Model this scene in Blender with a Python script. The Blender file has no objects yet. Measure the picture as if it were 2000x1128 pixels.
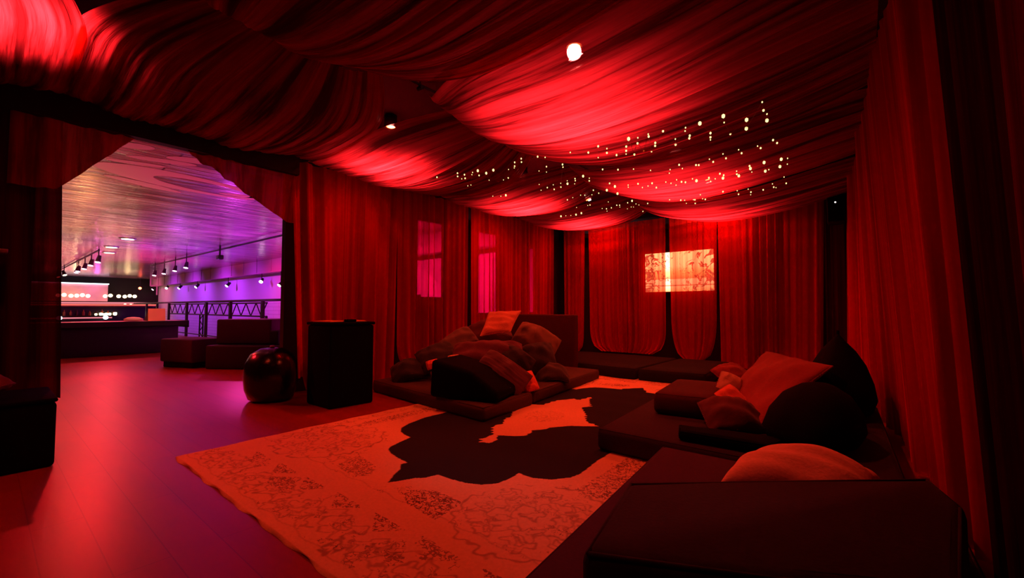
import bpy, bmesh, math, random
import numpy as np
from mathutils import Vector, Matrix, Euler
random.seed(7)
R = math.radians
SC = bpy.context.scene
COL = SC.collection

# ------------------------------------------------------------------ camera, world, exposure
cam_d = bpy.data.cameras.new('camera'); cam = bpy.data.objects.new('camera', cam_d); COL.objects.link(cam)
cam.location = (0, 0, 1.1); cam.rotation_euler = (R(92.45), 0, R(39))
cam_d.sensor_width = 36; cam_d.lens = 840 * 36 / 2000; cam_d.clip_start = .02; cam_d.clip_end = 200
SC.camera = cam
W = bpy.data.worlds.new('world'); SC.world = W; W.use_nodes = True
W.node_tree.nodes['Background'].inputs[0].default_value = (.02, .0, .004, 1)
W.node_tree.nodes['Background'].inputs[1].default_value = .05
VS = SC.view_settings
VS.view_transform = 'Standard'; VS.look = 'None'; VS.exposure = 0.0; VS.gamma = 1; VS.use_curve_mapping = False
SC.cycles.use_denoising = True
SC.cycles.transparent_max_bounces = 16
SC.cycles.max_bounces = 8
SC.cycles.sample_clamp_indirect = 4

# ------------------------------------------------------------------ lights that are not built with a lamp
def spot(name, loc, target, col, power, angle=60, blend=.5, rad=.05):
    d = bpy.data.lights.new(name, 'SPOT'); d.color = col; d.energy = power
    d.spot_size = R(angle); d.spot_blend = blend; d.shadow_soft_size = rad
    o = bpy.data.objects.new(name, d); COL.objects.link(o); o.location = loc
    o.rotation_euler = (Vector(target) - Vector(loc)).to_track_quat('-Z', 'Y').to_euler()
    return o
def point(name, loc, col, power, rad=.1):
    d = bpy.data.lights.new(name, 'POINT'); d.color = col; d.energy = power; d.shadow_soft_size = rad
    o = bpy.data.objects.new(name, d); COL.objects.link(o); o.location = loc
    return o
MAG = (.95, .022, .46); PUR = (.42, .028, 1); RED = (1, .02, .03); PNK = (1, .1, .3); WARM = (1, .55, .2)
for i, (x, c, p) in enumerate([(-7.4, MAG, 750), (-9.2, MAG, 600), (-11.5, MAG, 420), (-14.5, MAG, 330), (-18.2, MAG, 270), (-20.5, PUR, 230),
                               (-24.1, PUR, 420), (-28.9, PUR, 420), (-33, PUR, 330), (-37, MAG, 160)]):
    spot('wall_wash_light', (x, 5.6, 2.9), (x - .3, 8, .9), c, p, 115, 1.0)
spot('sofa_fill_light', (-12.5, 4.4, 2.9), (-9.0, 3.05, .75), (1, .05, .5), 260, 22, .8)  # added magenta fill for the sofa side, no fixture behind it
spot('menu_fill_light', (-11.8, 1.6, 2.9), (-13.5, 2.7, .9), (1, .45, .15), 110, 26, .8)  # added warm fill to lift the menu card, no real lamp
spot('red_floor_fill', (-10, 1.2, 2.9), (-8.0, 1.0, 0), (1, .015, .02), 420, 80, .8)  # these red fills are added to redden the club floor
spot('red_floor_fill', (-16, 2.2, 2.9), (-14.2, 2.0, 0), (1, .03, .06), 420, 95, .8)
spot('red_floor_fill', (-8.2, 0, 2.9), (-6.2, .9, 0), (1, .01, .02), 260, 80, .9)
for x, y, c, p in [(-8.5, 4.2, (1, .05, .35), 170), (-13, 4.2, (.7, .06, 1), 420), (-18, 4.2, (.45, .08, 1), 560), (-23, 4.3, (1, .06, .5), 500), (-11, .6, (1, .45, .22), 260),
                   (-15, 1.6, (1, .5, .15), 420), (-20, .8, (1, .42, .15), 520), (-25, 1.5, (1, .1, .2), 620), (-7.6, 1.4, (1, .2, .25), 60), (-32, 3, (1, .08, .3), 600), (-21, 3, (1, .04, .35), 330)]:
    spot('ceiling_fill_light', (x, y, .9), (x, y, 3.1), c, p, 150, 1)  # added upward fills that colour the ceiling, no real uplighters

# ------------------------------------------------------------------ materials
def rgba(c): return (c[0], c[1], c[2], 1)
def mat(name, col, rough=.8, metal=0, emit=None, es=0, bump=0, bscale=40, spec=.5, coat=0, sheen=0, var=0):
    m = bpy.data.materials.new(name); m.use_nodes = True
    n = m.node_tree.nodes; l = m.node_tree.links; b = n['Principled BSDF']
    b.inputs['Base Color'].default_value = rgba(col); b.inputs['Roughness'].default_value = rough
    b.inputs['Metallic'].default_value = metal; b.inputs['Specular IOR Level'].default_value = spec
    b.inputs['Coat Weight'].default_value = coat; b.inputs['Sheen Weight'].default_value = sheen
    if emit: b.inputs['Emission Color'].default_value = rgba(emit); b.inputs['Emission Strength'].default_value = es
    if bump or var:
        tc = n.new('ShaderNodeTexCoord'); nz = n.new('ShaderNodeTexNoise'); nz.inputs['Scale'].default_value = bscale
        nz.inputs['Detail'].default_value = 5
        l.new(tc.outputs['Object'], nz.inputs['Vector'])
        if bump:
            bp = n.new('ShaderNodeBump'); bp.inputs['Strength'].default_value = bump; bp.inputs['Distance'].default_value = .02
            l.new(nz.outputs['Fac'], bp.inputs['Height']); l.new(bp.outputs['Normal'], b.inputs['Normal'])
        if var:
            mx = n.new('ShaderNodeMix'); mx.data_type = 'RGBA'
            mx.inputs[6].default_value = rgba([k * (1 - var) for k in col]); mx.inputs[7].default_value = rgba([min(1, k * (1 + var)) for k in col])
            l.new(nz.outputs['Fac'], mx.inputs[0]); l.new(mx.outputs[2], b.inputs['Base Color'])
    return m
def emis(name, col, s):
    m = bpy.data.materials.new(name); m.use_nodes = True; n = m.node_tree.nodes; l = m.node_tree.links
    n.remove(n['Principled BSDF']); e = n.new('ShaderNodeEmission'); e.inputs[0].default_value = rgba(col); e.inputs[1].default_value = s
    l.new(e.outputs[0], n['Material Output'].inputs[0]); return m
def sheer(name, col, tcol, clear, trans, gather=(1.2, 42), dense=.45, bump=.4, glow=0):
    """thin gauze: part holes (tinted), part cloth that scatters light back and through; gathered folds are denser"""
    m = bpy.data.materials.new(name); m.use_nodes = True; n = m.node_tree.nodes; l = m.node_tree.links
    n.remove(n['Principled BSDF'])
    tc = n.new('ShaderNodeTexCoord'); mp = n.new('ShaderNodeMapping'); mp.inputs['Scale'].default_value = (gather[0], gather[1], 1)
    l.new(tc.outputs['UV'], mp.inputs[0])
    nz = n.new('ShaderNodeTexNoise'); nz.inputs['Scale'].default_value = 1; nz.inputs['Detail'].default_value = 5; nz.inputs['Roughness'].default_value = .68
    l.new(mp.outputs[0], nz.inputs['Vector'])
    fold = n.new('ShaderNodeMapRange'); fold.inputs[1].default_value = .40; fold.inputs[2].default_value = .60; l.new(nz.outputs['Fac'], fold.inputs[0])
    cx = n.new('ShaderNodeMix'); cx.data_type = 'RGBA'; cx.inputs[6].default_value = rgba(col); cx.inputs[7].default_value = rgba([k * dense for k in col])  # backlit darkening of layered folds is put into the cloth colour
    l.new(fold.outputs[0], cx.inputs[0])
    tr = n.new('ShaderNodeBsdfTransparent'); tr.inputs[0].default_value = rgba(tcol)
    df = n.new('ShaderNodeBsdfDiffuse'); tl = n.new('ShaderNodeBsdfTranslucent')
    bp = n.new('ShaderNodeBump'); bp.inputs['Strength'].default_value = bump; bp.inputs['Distance'].default_value = .03
    l.new(nz.outputs['Fac'], bp.inputs['Height'])
    for q in (df, tl): l.new(cx.outputs[2], q.inputs[0]); l.new(bp.outputs[0], q.inputs['Normal'])
    a = n.new('ShaderNodeMixShader'); a.inputs[0].default_value = trans
    l.new(df.outputs[0], a.inputs[1]); l.new(tl.outputs[0], a.inputs[2])
    b = n.new('ShaderNodeMixShader')
    lw = n.new('ShaderNodeLayerWeight'); lw.inputs[0].default_value = .3
    mr = n.new('ShaderNodeMapRange'); mr.inputs[3].default_value = clear; mr.inputs[4].default_value = 0
    l.new(lw.outputs['Facing'], mr.inputs[0])
    mu = n.new('ShaderNodeMath'); mu.operation = 'MULTIPLY'; l.new(mr.outputs[0], mu.inputs[0])
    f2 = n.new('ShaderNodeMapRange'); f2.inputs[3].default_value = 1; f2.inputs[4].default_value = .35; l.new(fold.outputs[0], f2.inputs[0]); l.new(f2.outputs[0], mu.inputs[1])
    body = a.outputs[0]
    if glow:   # satin sheen: light passes nearly straight on, slightly spread
        rf = n.new('ShaderNodeBsdfRefraction'); rf.inputs['Color'].default_value = (1, .30, .25, 1); rf.inputs['Roughness'].default_value = .38; rf.inputs['IOR'].default_value = 1.01
        l.new(bp.outputs[0], rf.inputs['Normal'])
        g2 = n.new('ShaderNodeMixShader'); g2.inputs[0].default_value = glow; l.new(body, g2.inputs[1]); l.new(rf.outputs[0], g2.inputs[2]); body = g2.outputs[0]
    l.new(mu.outputs[0], b.inputs[0]); l.new(body, b.inputs[1]); l.new(tr.outputs[0], b.inputs[2])
    l.new(b.outputs[0], n['Material Output'].inputs[0]); return m

M = {}
M['black'] = mat('black_paint', (.006, .004, .005), .75)
M['blackwall'] = mat('dark_wall', (.012, .006, .008), .9, bump=.1, bscale=8)
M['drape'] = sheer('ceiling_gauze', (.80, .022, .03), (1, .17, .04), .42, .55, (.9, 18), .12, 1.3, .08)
M['curtain'] = sheer('curtain_gauze', (.92, .009, .004), (1, .10, .17), .42, .35, (9, .5), .42)
M['curtain_open'] = sheer('open_curtain_gauze', (.92, .009, .004), (1, .62, .40), .40, .35, (9, .5), .42)
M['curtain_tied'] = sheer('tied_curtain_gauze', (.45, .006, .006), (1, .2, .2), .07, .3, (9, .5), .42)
M['curtain_shaded'] = sheer('shaded_curtain_gauze', (.06, .002, .006), (1, .05, .1), .03, .2, (9, .5), .4)  # same red curtain, its colour darkened to stand for shade
M['curtain_plum'] = sheer('plum_curtain_cloth', (.22, .006, .03), (1, .05, .1), .03, .2, (9, .5), .4)  # plum tint, colour also darkened for the dim near end
M['foam_black'] = mat('black_upholstery', (.0035, .0028, .004), .9, bump=.1, bscale=60, spec=.05)
M['foam_plum'] = mat('plum_upholstery', (.055, .014, .05), .9, bump=.12, bscale=90, var=.2, spec=.2)
M['foam_maroon'] = mat('maroon_upholstery', (.030, .013, .028), .85, bump=.12, bscale=70, var=.2, spec=.2)
M['vinyl_brown'] = mat('brown_vinyl', (.06, .034, .024), .75, spec=.2, bump=.08, bscale=20, var=.15)
M['vinyl_red'] = mat('red_brown_vinyl', (.062, .010, .010), .8, spec=.15, bump=.08, bscale=20, var=.1)
M['mat_back'] = mat('charcoal_vinyl', (.014, .010, .011), .85, spec=.12, bump=.1, bscale=25, var=.2)
M['leather'] = mat('black_glossy_leather', (.006, .005, .006), .22, bump=.15, bscale=12)
def cush(name, c, r=.85, bs=60): M[name] = mat(name, c, r, bump=.2, bscale=bs, sheen=.1, var=.12)
cush('orange_velvet', (.85, .30, .18)); cush('olive_cotton', (.16, .09, .05)); cush('dark_red_cotton', (.10, .012, .012))
cush('tan_cotton', (.14, .09, .07)); cush('maroon_cotton', (.10, .012, .035)); cush('ruched_maroon', (.08, .012, .03), .8, 14)
cush('charcoal_cotton', (.015, .012, .015)); cush('grey_cotton', (.045, .035, .03)); cush('scarlet_cotton', (.75, .12, .07))
cush('red_canvas', (.25, .010, .005)); cush('wine_chenille', (.10, .012, .02), .9, 30); cush('coral_plush', (.85, .42, .33)); cush('pale_cotton', (.55, .3, .22))
M['metal_dark'] = mat('dark_metal', (.03, .02, .025), .45, .6)
M['metal_grey'] = mat('grey_metal', (.25, .22, .25), .4, .8)
M['counter'] = mat('black_counter', (.01, .008, .01), .5)
M['counter_top'] = mat('amber_stone_top', (.45, .2, .12), .35, var=.3, bump=.05, bscale=6)
M['white_plaster'] = mat('painted_wall_panels', (.8, .78, .8), .75, bump=.05, bscale=3, var=.04)
M['beam'] = mat('fascia_panel', (.5, .3, .35), .7)
M['brickwork'] = None
M['paper_orange'] = mat('menu_card', (.9, .32, .08), .6, emit=(.9, .2, .03), es=.0)
M['paper'] = mat('paper', (.8, .45, .35), .7)
M['sofa_purple'] = mat('violet_foam_cloth', (.10, .02, .06), .8, bump=.1, bscale=30)
M['sofa_dark'] = mat('dark_foam_cloth', (.03, .012, .02), .85, bump=.1, bscale=30)
M['glass'] = mat('window_glass', (.9, .9, .9), .05)
M['glass'].node_tree.nodes['Principled BSDF'].inputs['Transmission Weight'].default_value = 1
M['glass'].node_tree.nodes['Principled BSDF'].inputs['IOR'].default_value = 1.02
M['lens_pink'] = emis('lens_pink', (1, .55, .75), 9)
M['lens_white'] = emis('lens_white', (1, .85, .95), 11)
M['lens_red'] = emis('lens_red', (1, .12, .05), 14)
M['lens_warm'] = emis('lens_warm', (1, .75, .4), 9)
M['bulb'] = emis('fairy_bulb', (1, .80, .27), 2.2)
M['wire'] = mat('thin_wire', (.25, .06, .04), .5)
M['lamp_face'] = emis('lamp_face', (1, .75, .75), 60)
M['led_ice'] = emis('led_ice', (.75, .9, 1), 3)
M['led_red'] = emis('led_red', (1, .12, .1), 1.6)
M['led_pinkrail'] = emis('led_pinkrail', (.9, .25, .3), 1.0)
M['candle'] = emis('candle_glow', (1, .8, .4), 7)
M['amber_bottle'] = mat('amber_bottle', (.5, .15, .05), .15)
M['dark_bottle'] = mat('dark_bottle', (.1, .03, .03), .15)

# club ceiling: slightly wavy glossy boards
def ceiling_mat():
    m = bpy.data.materials.new('glossy_ceiling_boards'); m.use_nodes = True; n = m.node_tree.nodes; l = m.node_tree.links
    b = n['Principled BSDF']; b.inputs['Roughness'].default_value = .24; b.inputs['Metallic'].default_value = .6
    tc = n.new('ShaderNodeTexCoord'); mp = n.new('ShaderNodeMapping'); mp.inputs['Scale'].default_value = (2.6, .5, 1)
    nz = n.new('ShaderNodeTexNoise'); nz.inputs['Scale'].default_value = 1.6; nz.inputs['Detail'].default_value = 4
    l.new(tc.outputs['Object'], mp.inputs['Vector']); l.new(mp.outputs[0], nz.inputs['Vector'])
    br = n.new('ShaderNodeTexBrick'); br.inputs['Scale'].default_value = 1; br.inputs['Brick Width'].default_value = 3.2
    br.inputs['Row Height'].default_value = .22; br.inputs['Mortar Size'].default_value = .012
    br.inputs['Color1'].default_value = (.85, .52, .62, 1); br.inputs['Color2'].default_value = (.6, .34, .42, 1); br.inputs['Mortar'].default_value = (.12, .08, .1, 1)
    mp2 = n.new('ShaderNodeMapping'); mp2.inputs['Rotation'].default_value = (0, 0, R(90))
    l.new(tc.outputs['Object'], mp2.inputs['Vector']); l.new(mp2.outputs[0], br.inputs['Vector'])
    mx = n.new('ShaderNodeMix'); mx.data_type = 'RGBA'; mx.blend_type = 'MULTIPLY'; mx.inputs[0].default_value = .85
    rp = n.new('ShaderNodeValToRGB'); rp.color_ramp.elements[0].position = .38; rp.color_ramp.elements[0].color = (.35, .25, .3, 1)
    rp.color_ramp.elements[1].position = .6; rp.color_ramp.elements[1].color = (1, 1, 1, 1)
    l.new(nz.outputs['Fac'], rp.inputs[0]); l.new(br.outputs['Color'], mx.inputs[6]); l.new(rp.outputs[0], mx.inputs[7])
    l.new(mx.outputs[2], b.inputs['Base Color'])
    bp = n.new('ShaderNodeBump'); bp.inputs['Strength'].default_value = .5; bp.inputs['Distance'].default_value = .06
    l.new(nz.outputs['Fac'], bp.inputs['Height']); l.new(bp.outputs[0], b.inputs['Normal'])
    return m
def floor_mat():
    m = bpy.data.materials.new('glossy_floor_boards'); m.use_nodes = True; n = m.node_tree.nodes; l = m.node_tree.links
    b = n['Principled BSDF']; b.inputs['Roughness'].default_value = .34; b.inputs['Specular Tint'].default_value = (1, .14, .10, 1)
    tc = n.new('ShaderNodeTexCoord')
    br = n.new('ShaderNodeTexBrick'); br.inputs['Scale'].default_value = 1; br.inputs['Brick Width'].default_value = 1.6
    br.inputs['Row Height'].default_value = .19; br.inputs['Mortar Size'].default_value = .003
    br.inputs['Color1'].default_value = (.34, .03, .004, 1); br.inputs['Color2'].default_value = (.30, .03, .005, 1); br.inputs['Mortar'].default_value = (.22, .02, .004, 1)
    l.new(tc.outputs['Object'], br.inputs['Vector'])
    nz = n.new('ShaderNodeTexNoise'); nz.inputs['Scale'].default_value = 1.2; nz.inputs['Detail'].default_value = 6
    mp = n.new('ShaderNodeMapping'); mp.inputs['Scale'].default_value = (1, 6, 1)
    l.new(tc.outputs['Object'], mp.inputs['Vector']); l.new(mp.outputs[0], nz.inputs['Vector'])
    mx = n.new('ShaderNodeMix'); mx.data_type = 'RGBA'; mx.blend_type = 'MULTIPLY'; mx.inputs[0].default_value = .4
    l.new(br.outputs['Color'], mx.inputs[6]); l.new(nz.outputs['Color'], mx.inputs[7]); l.new(mx.outputs[2], b.inputs['Base Color'])
    bp = n.new('ShaderNodeBump'); bp.inputs['Strength'].default_value = .07; bp.inputs['Distance'].default_value = .02
    l.new(nz.outputs['Fac'], bp.inputs['Height']); l.new(bp.outputs[0], b.inputs['Normal'])
    return m
def far_wall_mat():
    m = bpy.data.materials.new('pale_brick_and_panels'); m.use_nodes = True; n = m.node_tree.nodes; l = m.node_tree.links
    b = n['Principled BSDF']; b.inputs['Roughness'].default_value = .7
    tc = n.new('ShaderNodeTexCoord'); mp = n.new('ShaderNodeMapping'); mp.inputs['Rotation'].default_value = (R(90), 0, 0)
    br = n.new('ShaderNodeTexBrick'); br.inputs['Scale'].default_value = 1; br.inputs['Brick Width'].default_value = 1.1
    br.inputs['Row Height'].default_value = .16; br.inputs['Mortar Size'].default_value = .008
    br.inputs['Color1'].default_value = (.8, .77, .8, 1); br.inputs['Color2'].default_value = (.74, .7, .74, 1); br.inputs['Mortar'].default_value = (.5, .42, .5, 1)
    l.new(tc.outputs['Object'], mp.inputs[0]); l.new(mp.outputs[0], br.inputs['Vector'])
    sx = n.new('ShaderNodeSeparateXYZ'); l.new(tc.outputs['Object'], sx.inputs[0])
    gt = n.new('ShaderNodeMath'); gt.operation = 'GREATER_THAN'; gt.inputs[1].default_value = 1.32
    l.new(sx.outputs['Z'], gt.inputs[0])
    mx = n.new('ShaderNodeMix'); mx.data_type = 'RGBA'; mx.inputs[7].default_value = (.8, .77, .8, 1)
    l.new(gt.outputs[0], mx.inputs[0]); l.new(br.outputs['Color'], mx.inputs[6]); l.new(mx.outputs[2], b.inputs['Base Color'])
    return m
M['club_ceiling'] = ceiling_mat(); M['floor'] = floor_mat(); M['farwall'] = far_wall_mat()

# ------------------------------------------------------------------ helpers
def link_mesh(name, verts, faces, m, parent=None, smooth=False, mw=None):
    me = bpy.data.meshes.new(name); me.from_pydata(verts, [], faces); me.update()
    if m: me.materials.append(m)
    if smooth: me.shade_smooth()
    o = bpy.data.objects.new(name, me); COL.objects.link(o)
    if parent: o.parent = parent
    if mw is not None: o.matrix_local = mw
    return o
def set_uv(o, uv):
    me = o.data; ul = me.uv_layers.new(name='UVMap'); vi = np.empty(len(me.loops), np.int32); me.loops.foreach_get('vertex_index', vi)
    ul.data.foreach_set('uv', np.array(uv, np.float32)[vi].ravel())
def link_bm(name, bm, m, parent=None, smooth=False):
    me = bpy.data.meshes.new(name); bmesh.ops.recalc_face_normals(bm, faces=bm.faces); bm.to_mesh(me); bm.free()
    if m: me.materials.append(m)
    if smooth: me.shade_smooth()
    o = bpy.data.objects.new(name, me); COL.objects.link(o)
    if parent: o.parent = parent
    return o
def tag(o, label, cat, group=None, kind=None):
    o['label'] = label; o['category'] = cat
    if group: o['group'] = group
    if kind: o['kind'] = kind
    return o
def empty(name, loc, label, cat, group=None, rz=0):
    o = bpy.data.objects.new(name, None); COL.objects.link(o); o.location = loc; o.rotation_euler = (0, 0, rz)
    o.empty_display_size = .1
    return tag(o, label, cat, group)
def struct(o, label=None):
    o['kind'] = 'structure'
    if label: o['label'] = label
    return o
def bm_box(bm, x0, x1, y0, y1, z0, z1, bev=0, seg=2):
    v = [bm.verts.new(p) for p in [(x0, y0, z0), (x1, y0, z0), (x1, y1, z0), (x0, y1, z0), (x0, y0, z1), (x1, y0, z1), (x1, y1, z1), (x0, y1, z1)]]
    f = [bm.faces.new([v[i] for i in q]) for q in [(0, 3, 2, 1), (4, 5, 6, 7), (0, 1, 5, 4), (1, 2, 6, 5), (2, 3, 7, 6), (3, 0, 4, 7)]]
    if bev:
        es = list({e for fc in f for e in fc.edges})
        bmesh.ops.bevel(bm, geom=es, offset=bev, segments=seg, profile=.5, affect='EDGES')
def box(name, x0, x1, y0, y1, z0, z1, m, parent=None, bev=0, seg=2):
    bm = bmesh.new(); bm_box(bm, x0, x1, y0, y1, z0, z1, bev, seg); return link_bm(name, bm, m, parent, bool(bev))
def bm_tube(bm, p0, p1, r, n=8, r2=None):
    p0 = Vector(p0); p1 = Vector(p1); d = p1 - p0; q = d.to_track_quat('Z', 'Y').to_matrix()
    r2 = r if r2 is None else r2
    A = [bm.verts.new(p0 + q @ Vector((r * math.cos(2 * math.pi * i / n), r * math.sin(2 * math.pi * i / n), 0))) for i in range(n)]
    B = [bm.verts.new(p1 + q @ Vector((r2 * math.cos(2 * math.pi * i / n), r2 * math.sin(2 * math.pi * i / n), 0))) for i in range(n)]
    for i in range(n): bm.faces.new([A[i], A[(i + 1) % n], B[(i + 1) % n], B[i]])
    bm.faces.new(A[::-1]); bm.faces.new(B)
def tube(name, p0, p1, r, m, parent=None, n=8, r2=None):
    bm = bmesh.new(); bm_tube(bm, p0, p1, r, n, r2); return link_bm(name, bm, m, parent)
def bm_lathe(bm, prof, c=(0, 0, 0), n=24):
    rings = []
    for r, z in prof:
        rings.append([bm.verts.new((c[0] + r * math.cos(2 * math.pi * i / n), c[1] + r * math.sin(2 * math.pi * i / n), c[2] + z)) for i in range(n)])
    for a, b in zip(rings, rings[1:]):
        for i in range(n): bm.faces.new([a[i], a[(i + 1) % n], b[(i + 1) % n], b[i]])
    bm.faces.new(rings[0][::-1]); bm.faces.new(rings[-1])
def slab(name, poly, z0, z1, m, parent=None, bev=.04, seg=3, puff=0.0):
    """upholstered foam slab with any footprint, rounded edges"""
    bm = bmesh.new(); n = len(poly)
    a = [bm.verts.new((x, y, z0)) for x, y in poly]; b = [bm.verts.new((x, y, z1)) for x, y in poly]
    bm.faces.new(a[::-1]); bm.faces.new(b)
    for i in range(n): bm.faces.new([a[i], a[(i + 1) % n], b[(i + 1) % n], b[i]])
    bmesh.ops.recalc_face_normals(bm, faces=bm.faces)
    bmesh.ops.bevel(bm, geom=list(bm.edges), offset=bev, segments=seg, profile=.5, affect='EDGES')
    if puff:
        top = [f for f in bm.faces if f.normal.z > .95 and f.calc_area() > .05]
        bmesh.ops.subdivide_edges(bm, edges=list({e for f in top for e in f.edges}), cuts=6, use_grid_fill=True)
        cx = sum(p[0] for p in poly) / n; cy = sum(p[1] for p in poly) / n
        rx = max(abs(p[0] - cx) for p in poly); ry = max(abs(p[1] - cy) for p in poly)
        for v in bm.verts:
            if v.co.z > z1 - 1e-3:
                v.co.z += puff * max(0, 1 - ((v.co.x - cx) / rx) ** 2) * max(0, 1 - ((v.co.y - cy) / ry) ** 2)
    return link_bm(name, bm, m, parent, True)
def rect(x0, x1, y0, y1, rot=0, piv=None):
    P = [(x0, y0), (x1, y0), (x1, y1), (x0, y1)]
    if rot:
        px, py = piv or ((x0 + x1) / 2, (y0 + y1) / 2); c, s = math.cos(R(rot)), math.sin(R(rot))
        P = [(px + (x - px) * c - (y - py) * s, py + (x - px) * s + (y - py) * c) for x, y in P]
    return P
def piping_ring(name, poly, z, m, parent, r=.008):
    bm = bmesh.new(); n = len(poly)
    for i in range(n): bm_tube(bm, (*poly[i], z), (*poly[(i + 1) % n], z), r, 6)
    return link_bm(name, bm, m, parent, True)

def pillow_mesh(w, h, t, seed=0, n=30, ruche=0):
    rnd = random.Random(seed); ph = [rnd.uniform(0, 6.28) for _ in range(8)]
    verts = []; faces = []
    def P(u, v, s):
        e = (max(0, 1 - u * u) * max(0, 1 - v * v))
        th = t / 2 * (e ** .42)
        x = w / 2 * u * (1 - .04 * (1 - v * v)) * (1 - .06 * v * v * u * u); y = h / 2 * v * (1 - .04 * (1 - u * u)) * (1 - .06 * u * u * v * v)
        wr = .018 * math.sin(5 * u + 3 * v + ph[0]) * math.sin(4 * v - 2 * u + ph[1]) + .008 * math.sin(11 * u * v + ph[2] + 6 * u)
        wr += .01 * math.sin(14 * math.atan2(v, u) + ph[3]) * (u * u + v * v) * .5
        if ruche: wr += ruche * math.sin(38 * v + 2 * math.sin(3 * u + ph[4]))
        z = s * (th + wr * e ** .3 * (t / .2)) + (.02 * math.sin(2.4 * u + ph[5]) - .06 * (u * u + .3 * v * v)) * (w / .5) * .8
        return (x, y, z)
    idx = {}
    for s in (1, -1):
        for i in range(n + 1):
            for j in range(n + 1):
                u = math.sin(math.pi / 2 * (2 * i / n - 1)); v = math.sin(math.pi / 2 * (2 * j / n - 1))
                edge = i in (0, n) or j in (0, n)
                if edge and s == -1: idx[(s, i, j)] = idx[(1, i, j)]
                else: idx[(s, i, j)] = len(verts); verts.append(P(u, v, s))
    for s in (1, -1):
        for i in range(n):
            for j in range(n):
                q = [idx[(s, i, j)], idx[(s, i + 1, j)], idx[(s, i + 1, j + 1)], idx[(s, i, j + 1)]]
                faces.append(q if s == 1 else q[::-1])
    rim = [idx[(1, i, 0)] for i in range(n)] + [idx[(1, n, j)] for j in range(n)] + [idx[(1, i, n)] for i in range(n, 0, -1)] + [idx[(1, 0, j)] for j in range(n, 0, -1)]
    return verts, faces, [verts[k] for k in rim]
def pillow(name, loc, size, tilt, roll, m, label, cat='pillow', group=None, yaw=39, seed=0, pipe=True, ruche=0, pm=None):
    """local x = width, y = height, z = thickness; tilt 90 stands upright facing the camera side, 0 lies flat"""
    w, h, t = size
    v, f, rim = pillow_mesh(w, h, t, seed, ruche=ruche)
    o = bpy.data.objects.new(name, None); COL.objects.link(o); tag(o, label, cat, group)
    o.matrix_world = Matrix.Translation(loc) @ Matrix.Rotation(R(yaw), 4, 'Z') @ Matrix.Rotation(R(tilt), 4, 'X') @ Matrix.Rotation(R(roll), 4, 'Z')
    cv = link_mesh('cushion_cover', v, f, m, o, True)
    if pipe:
        bm = bmesh.new()
        for a, b in zip(rim, rim[1:] + rim[:1]):
            if (Vector(a) - Vector(b)).length > 1e-4: bm_tube(bm, a, b, .006, 5)
        link_bm('piping', bm, pm or m, cv, True)
    return o

def curtain(name, label, top, bot, zt, zb, m, pleats, amp=.03, rnd=0.0, group='red gauze wall curtains', nz=26, seed=0, cat='curtain', flare=0, rx=.3):
    """top, bot: polylines [(x,y),...] walked by u; zt, zb numbers or functions of u; rnd: radius of rounded lower corners (m)"""
    r_ = random.Random(seed); ph = [r_.uniform(0, 6.28) for _ in range(6)]
    def walk(P, u):
        L = [math.dist(P[i], P[i + 1]) for i in range(len(P) - 1)]; T = sum(L); s = min(max(u, 0), 1) * T
        for i, l in enumerate(L):
            if s <= l + 1e-9 or i == len(L) - 1:
                k = s / l; a, b = P[i], P[i + 1]; return (a[0] + (b[0] - a[0]) * k, a[1] + (b[1] - a[1]) * k), ((b[1] - a[1]) / l, -(b[0] - a[0]) / l)
            s -= l
    Wd = sum(math.dist(bot[i], bot[i + 1]) for i in range(len(bot) - 1))
    nu = max(12, int(pleats * 10)); verts = []; faces = []
    fz = zt if callable(zt) else (lambda u: zt); fb = zb if callable(zb) else (lambda u: zb)
    for j in range(nz + 1):
        w = j / nz
        for i in range(nu + 1):
            u = i / nu
            z1 = fz(u); z0 = fb(u)
            z = z1 + (z0 - z1) * w
            uu = u
            if rnd:
                d = z - z0
                if d < rnd:
                    k = 1 - d / rnd; inset = rx * (1 - math.sqrt(max(0, 1 - k ** 2.2))) / Wd
                    inset = min(inset, .34); uu = inset + u * (1 - 2 * inset)
            (tx, ty), nn = walk(top, uu); (bx, by), n2 = walk(bot, uu)
            x = tx + (bx - tx) * w; y = ty + (by - ty) * w
            p = 2 * math.pi * pleats * u
            a = amp * (.55 + .45 * math.sin(3.1 * u * pleats / 4 + ph[0])) * (.7 + .5 * w)
            pp = p + .9 * math.sin(1.7 * u * 5 + ph[1]) + .25 * w * math.sin(7 * u + ph[2])
            off = a * (1.4 * math.sin(pp + .5 * math.sin(pp)) + .45 * math.sin(2.3 * p + ph[3]) + .7 * math.sin(.37 * p + ph[4]))
            off += flare * w * w
            verts.append((x + nn[0] * off, y + nn[1] * off, z))
    for j in range(nz):
        for i in range(nu):
            a = j * (nu + 1) + i; faces.append((a, a + 1, a + nu + 2, a + nu + 1))
    o = link_mesh(name, verts, faces, m, None, True)
    set_uv(o, [(i / nu * Wd * 1.3 + seed * 3.1, j / nz) for j in range(nz + 1) for i in range(nu + 1)])
    return tag(o, label, cat, group)

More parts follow.
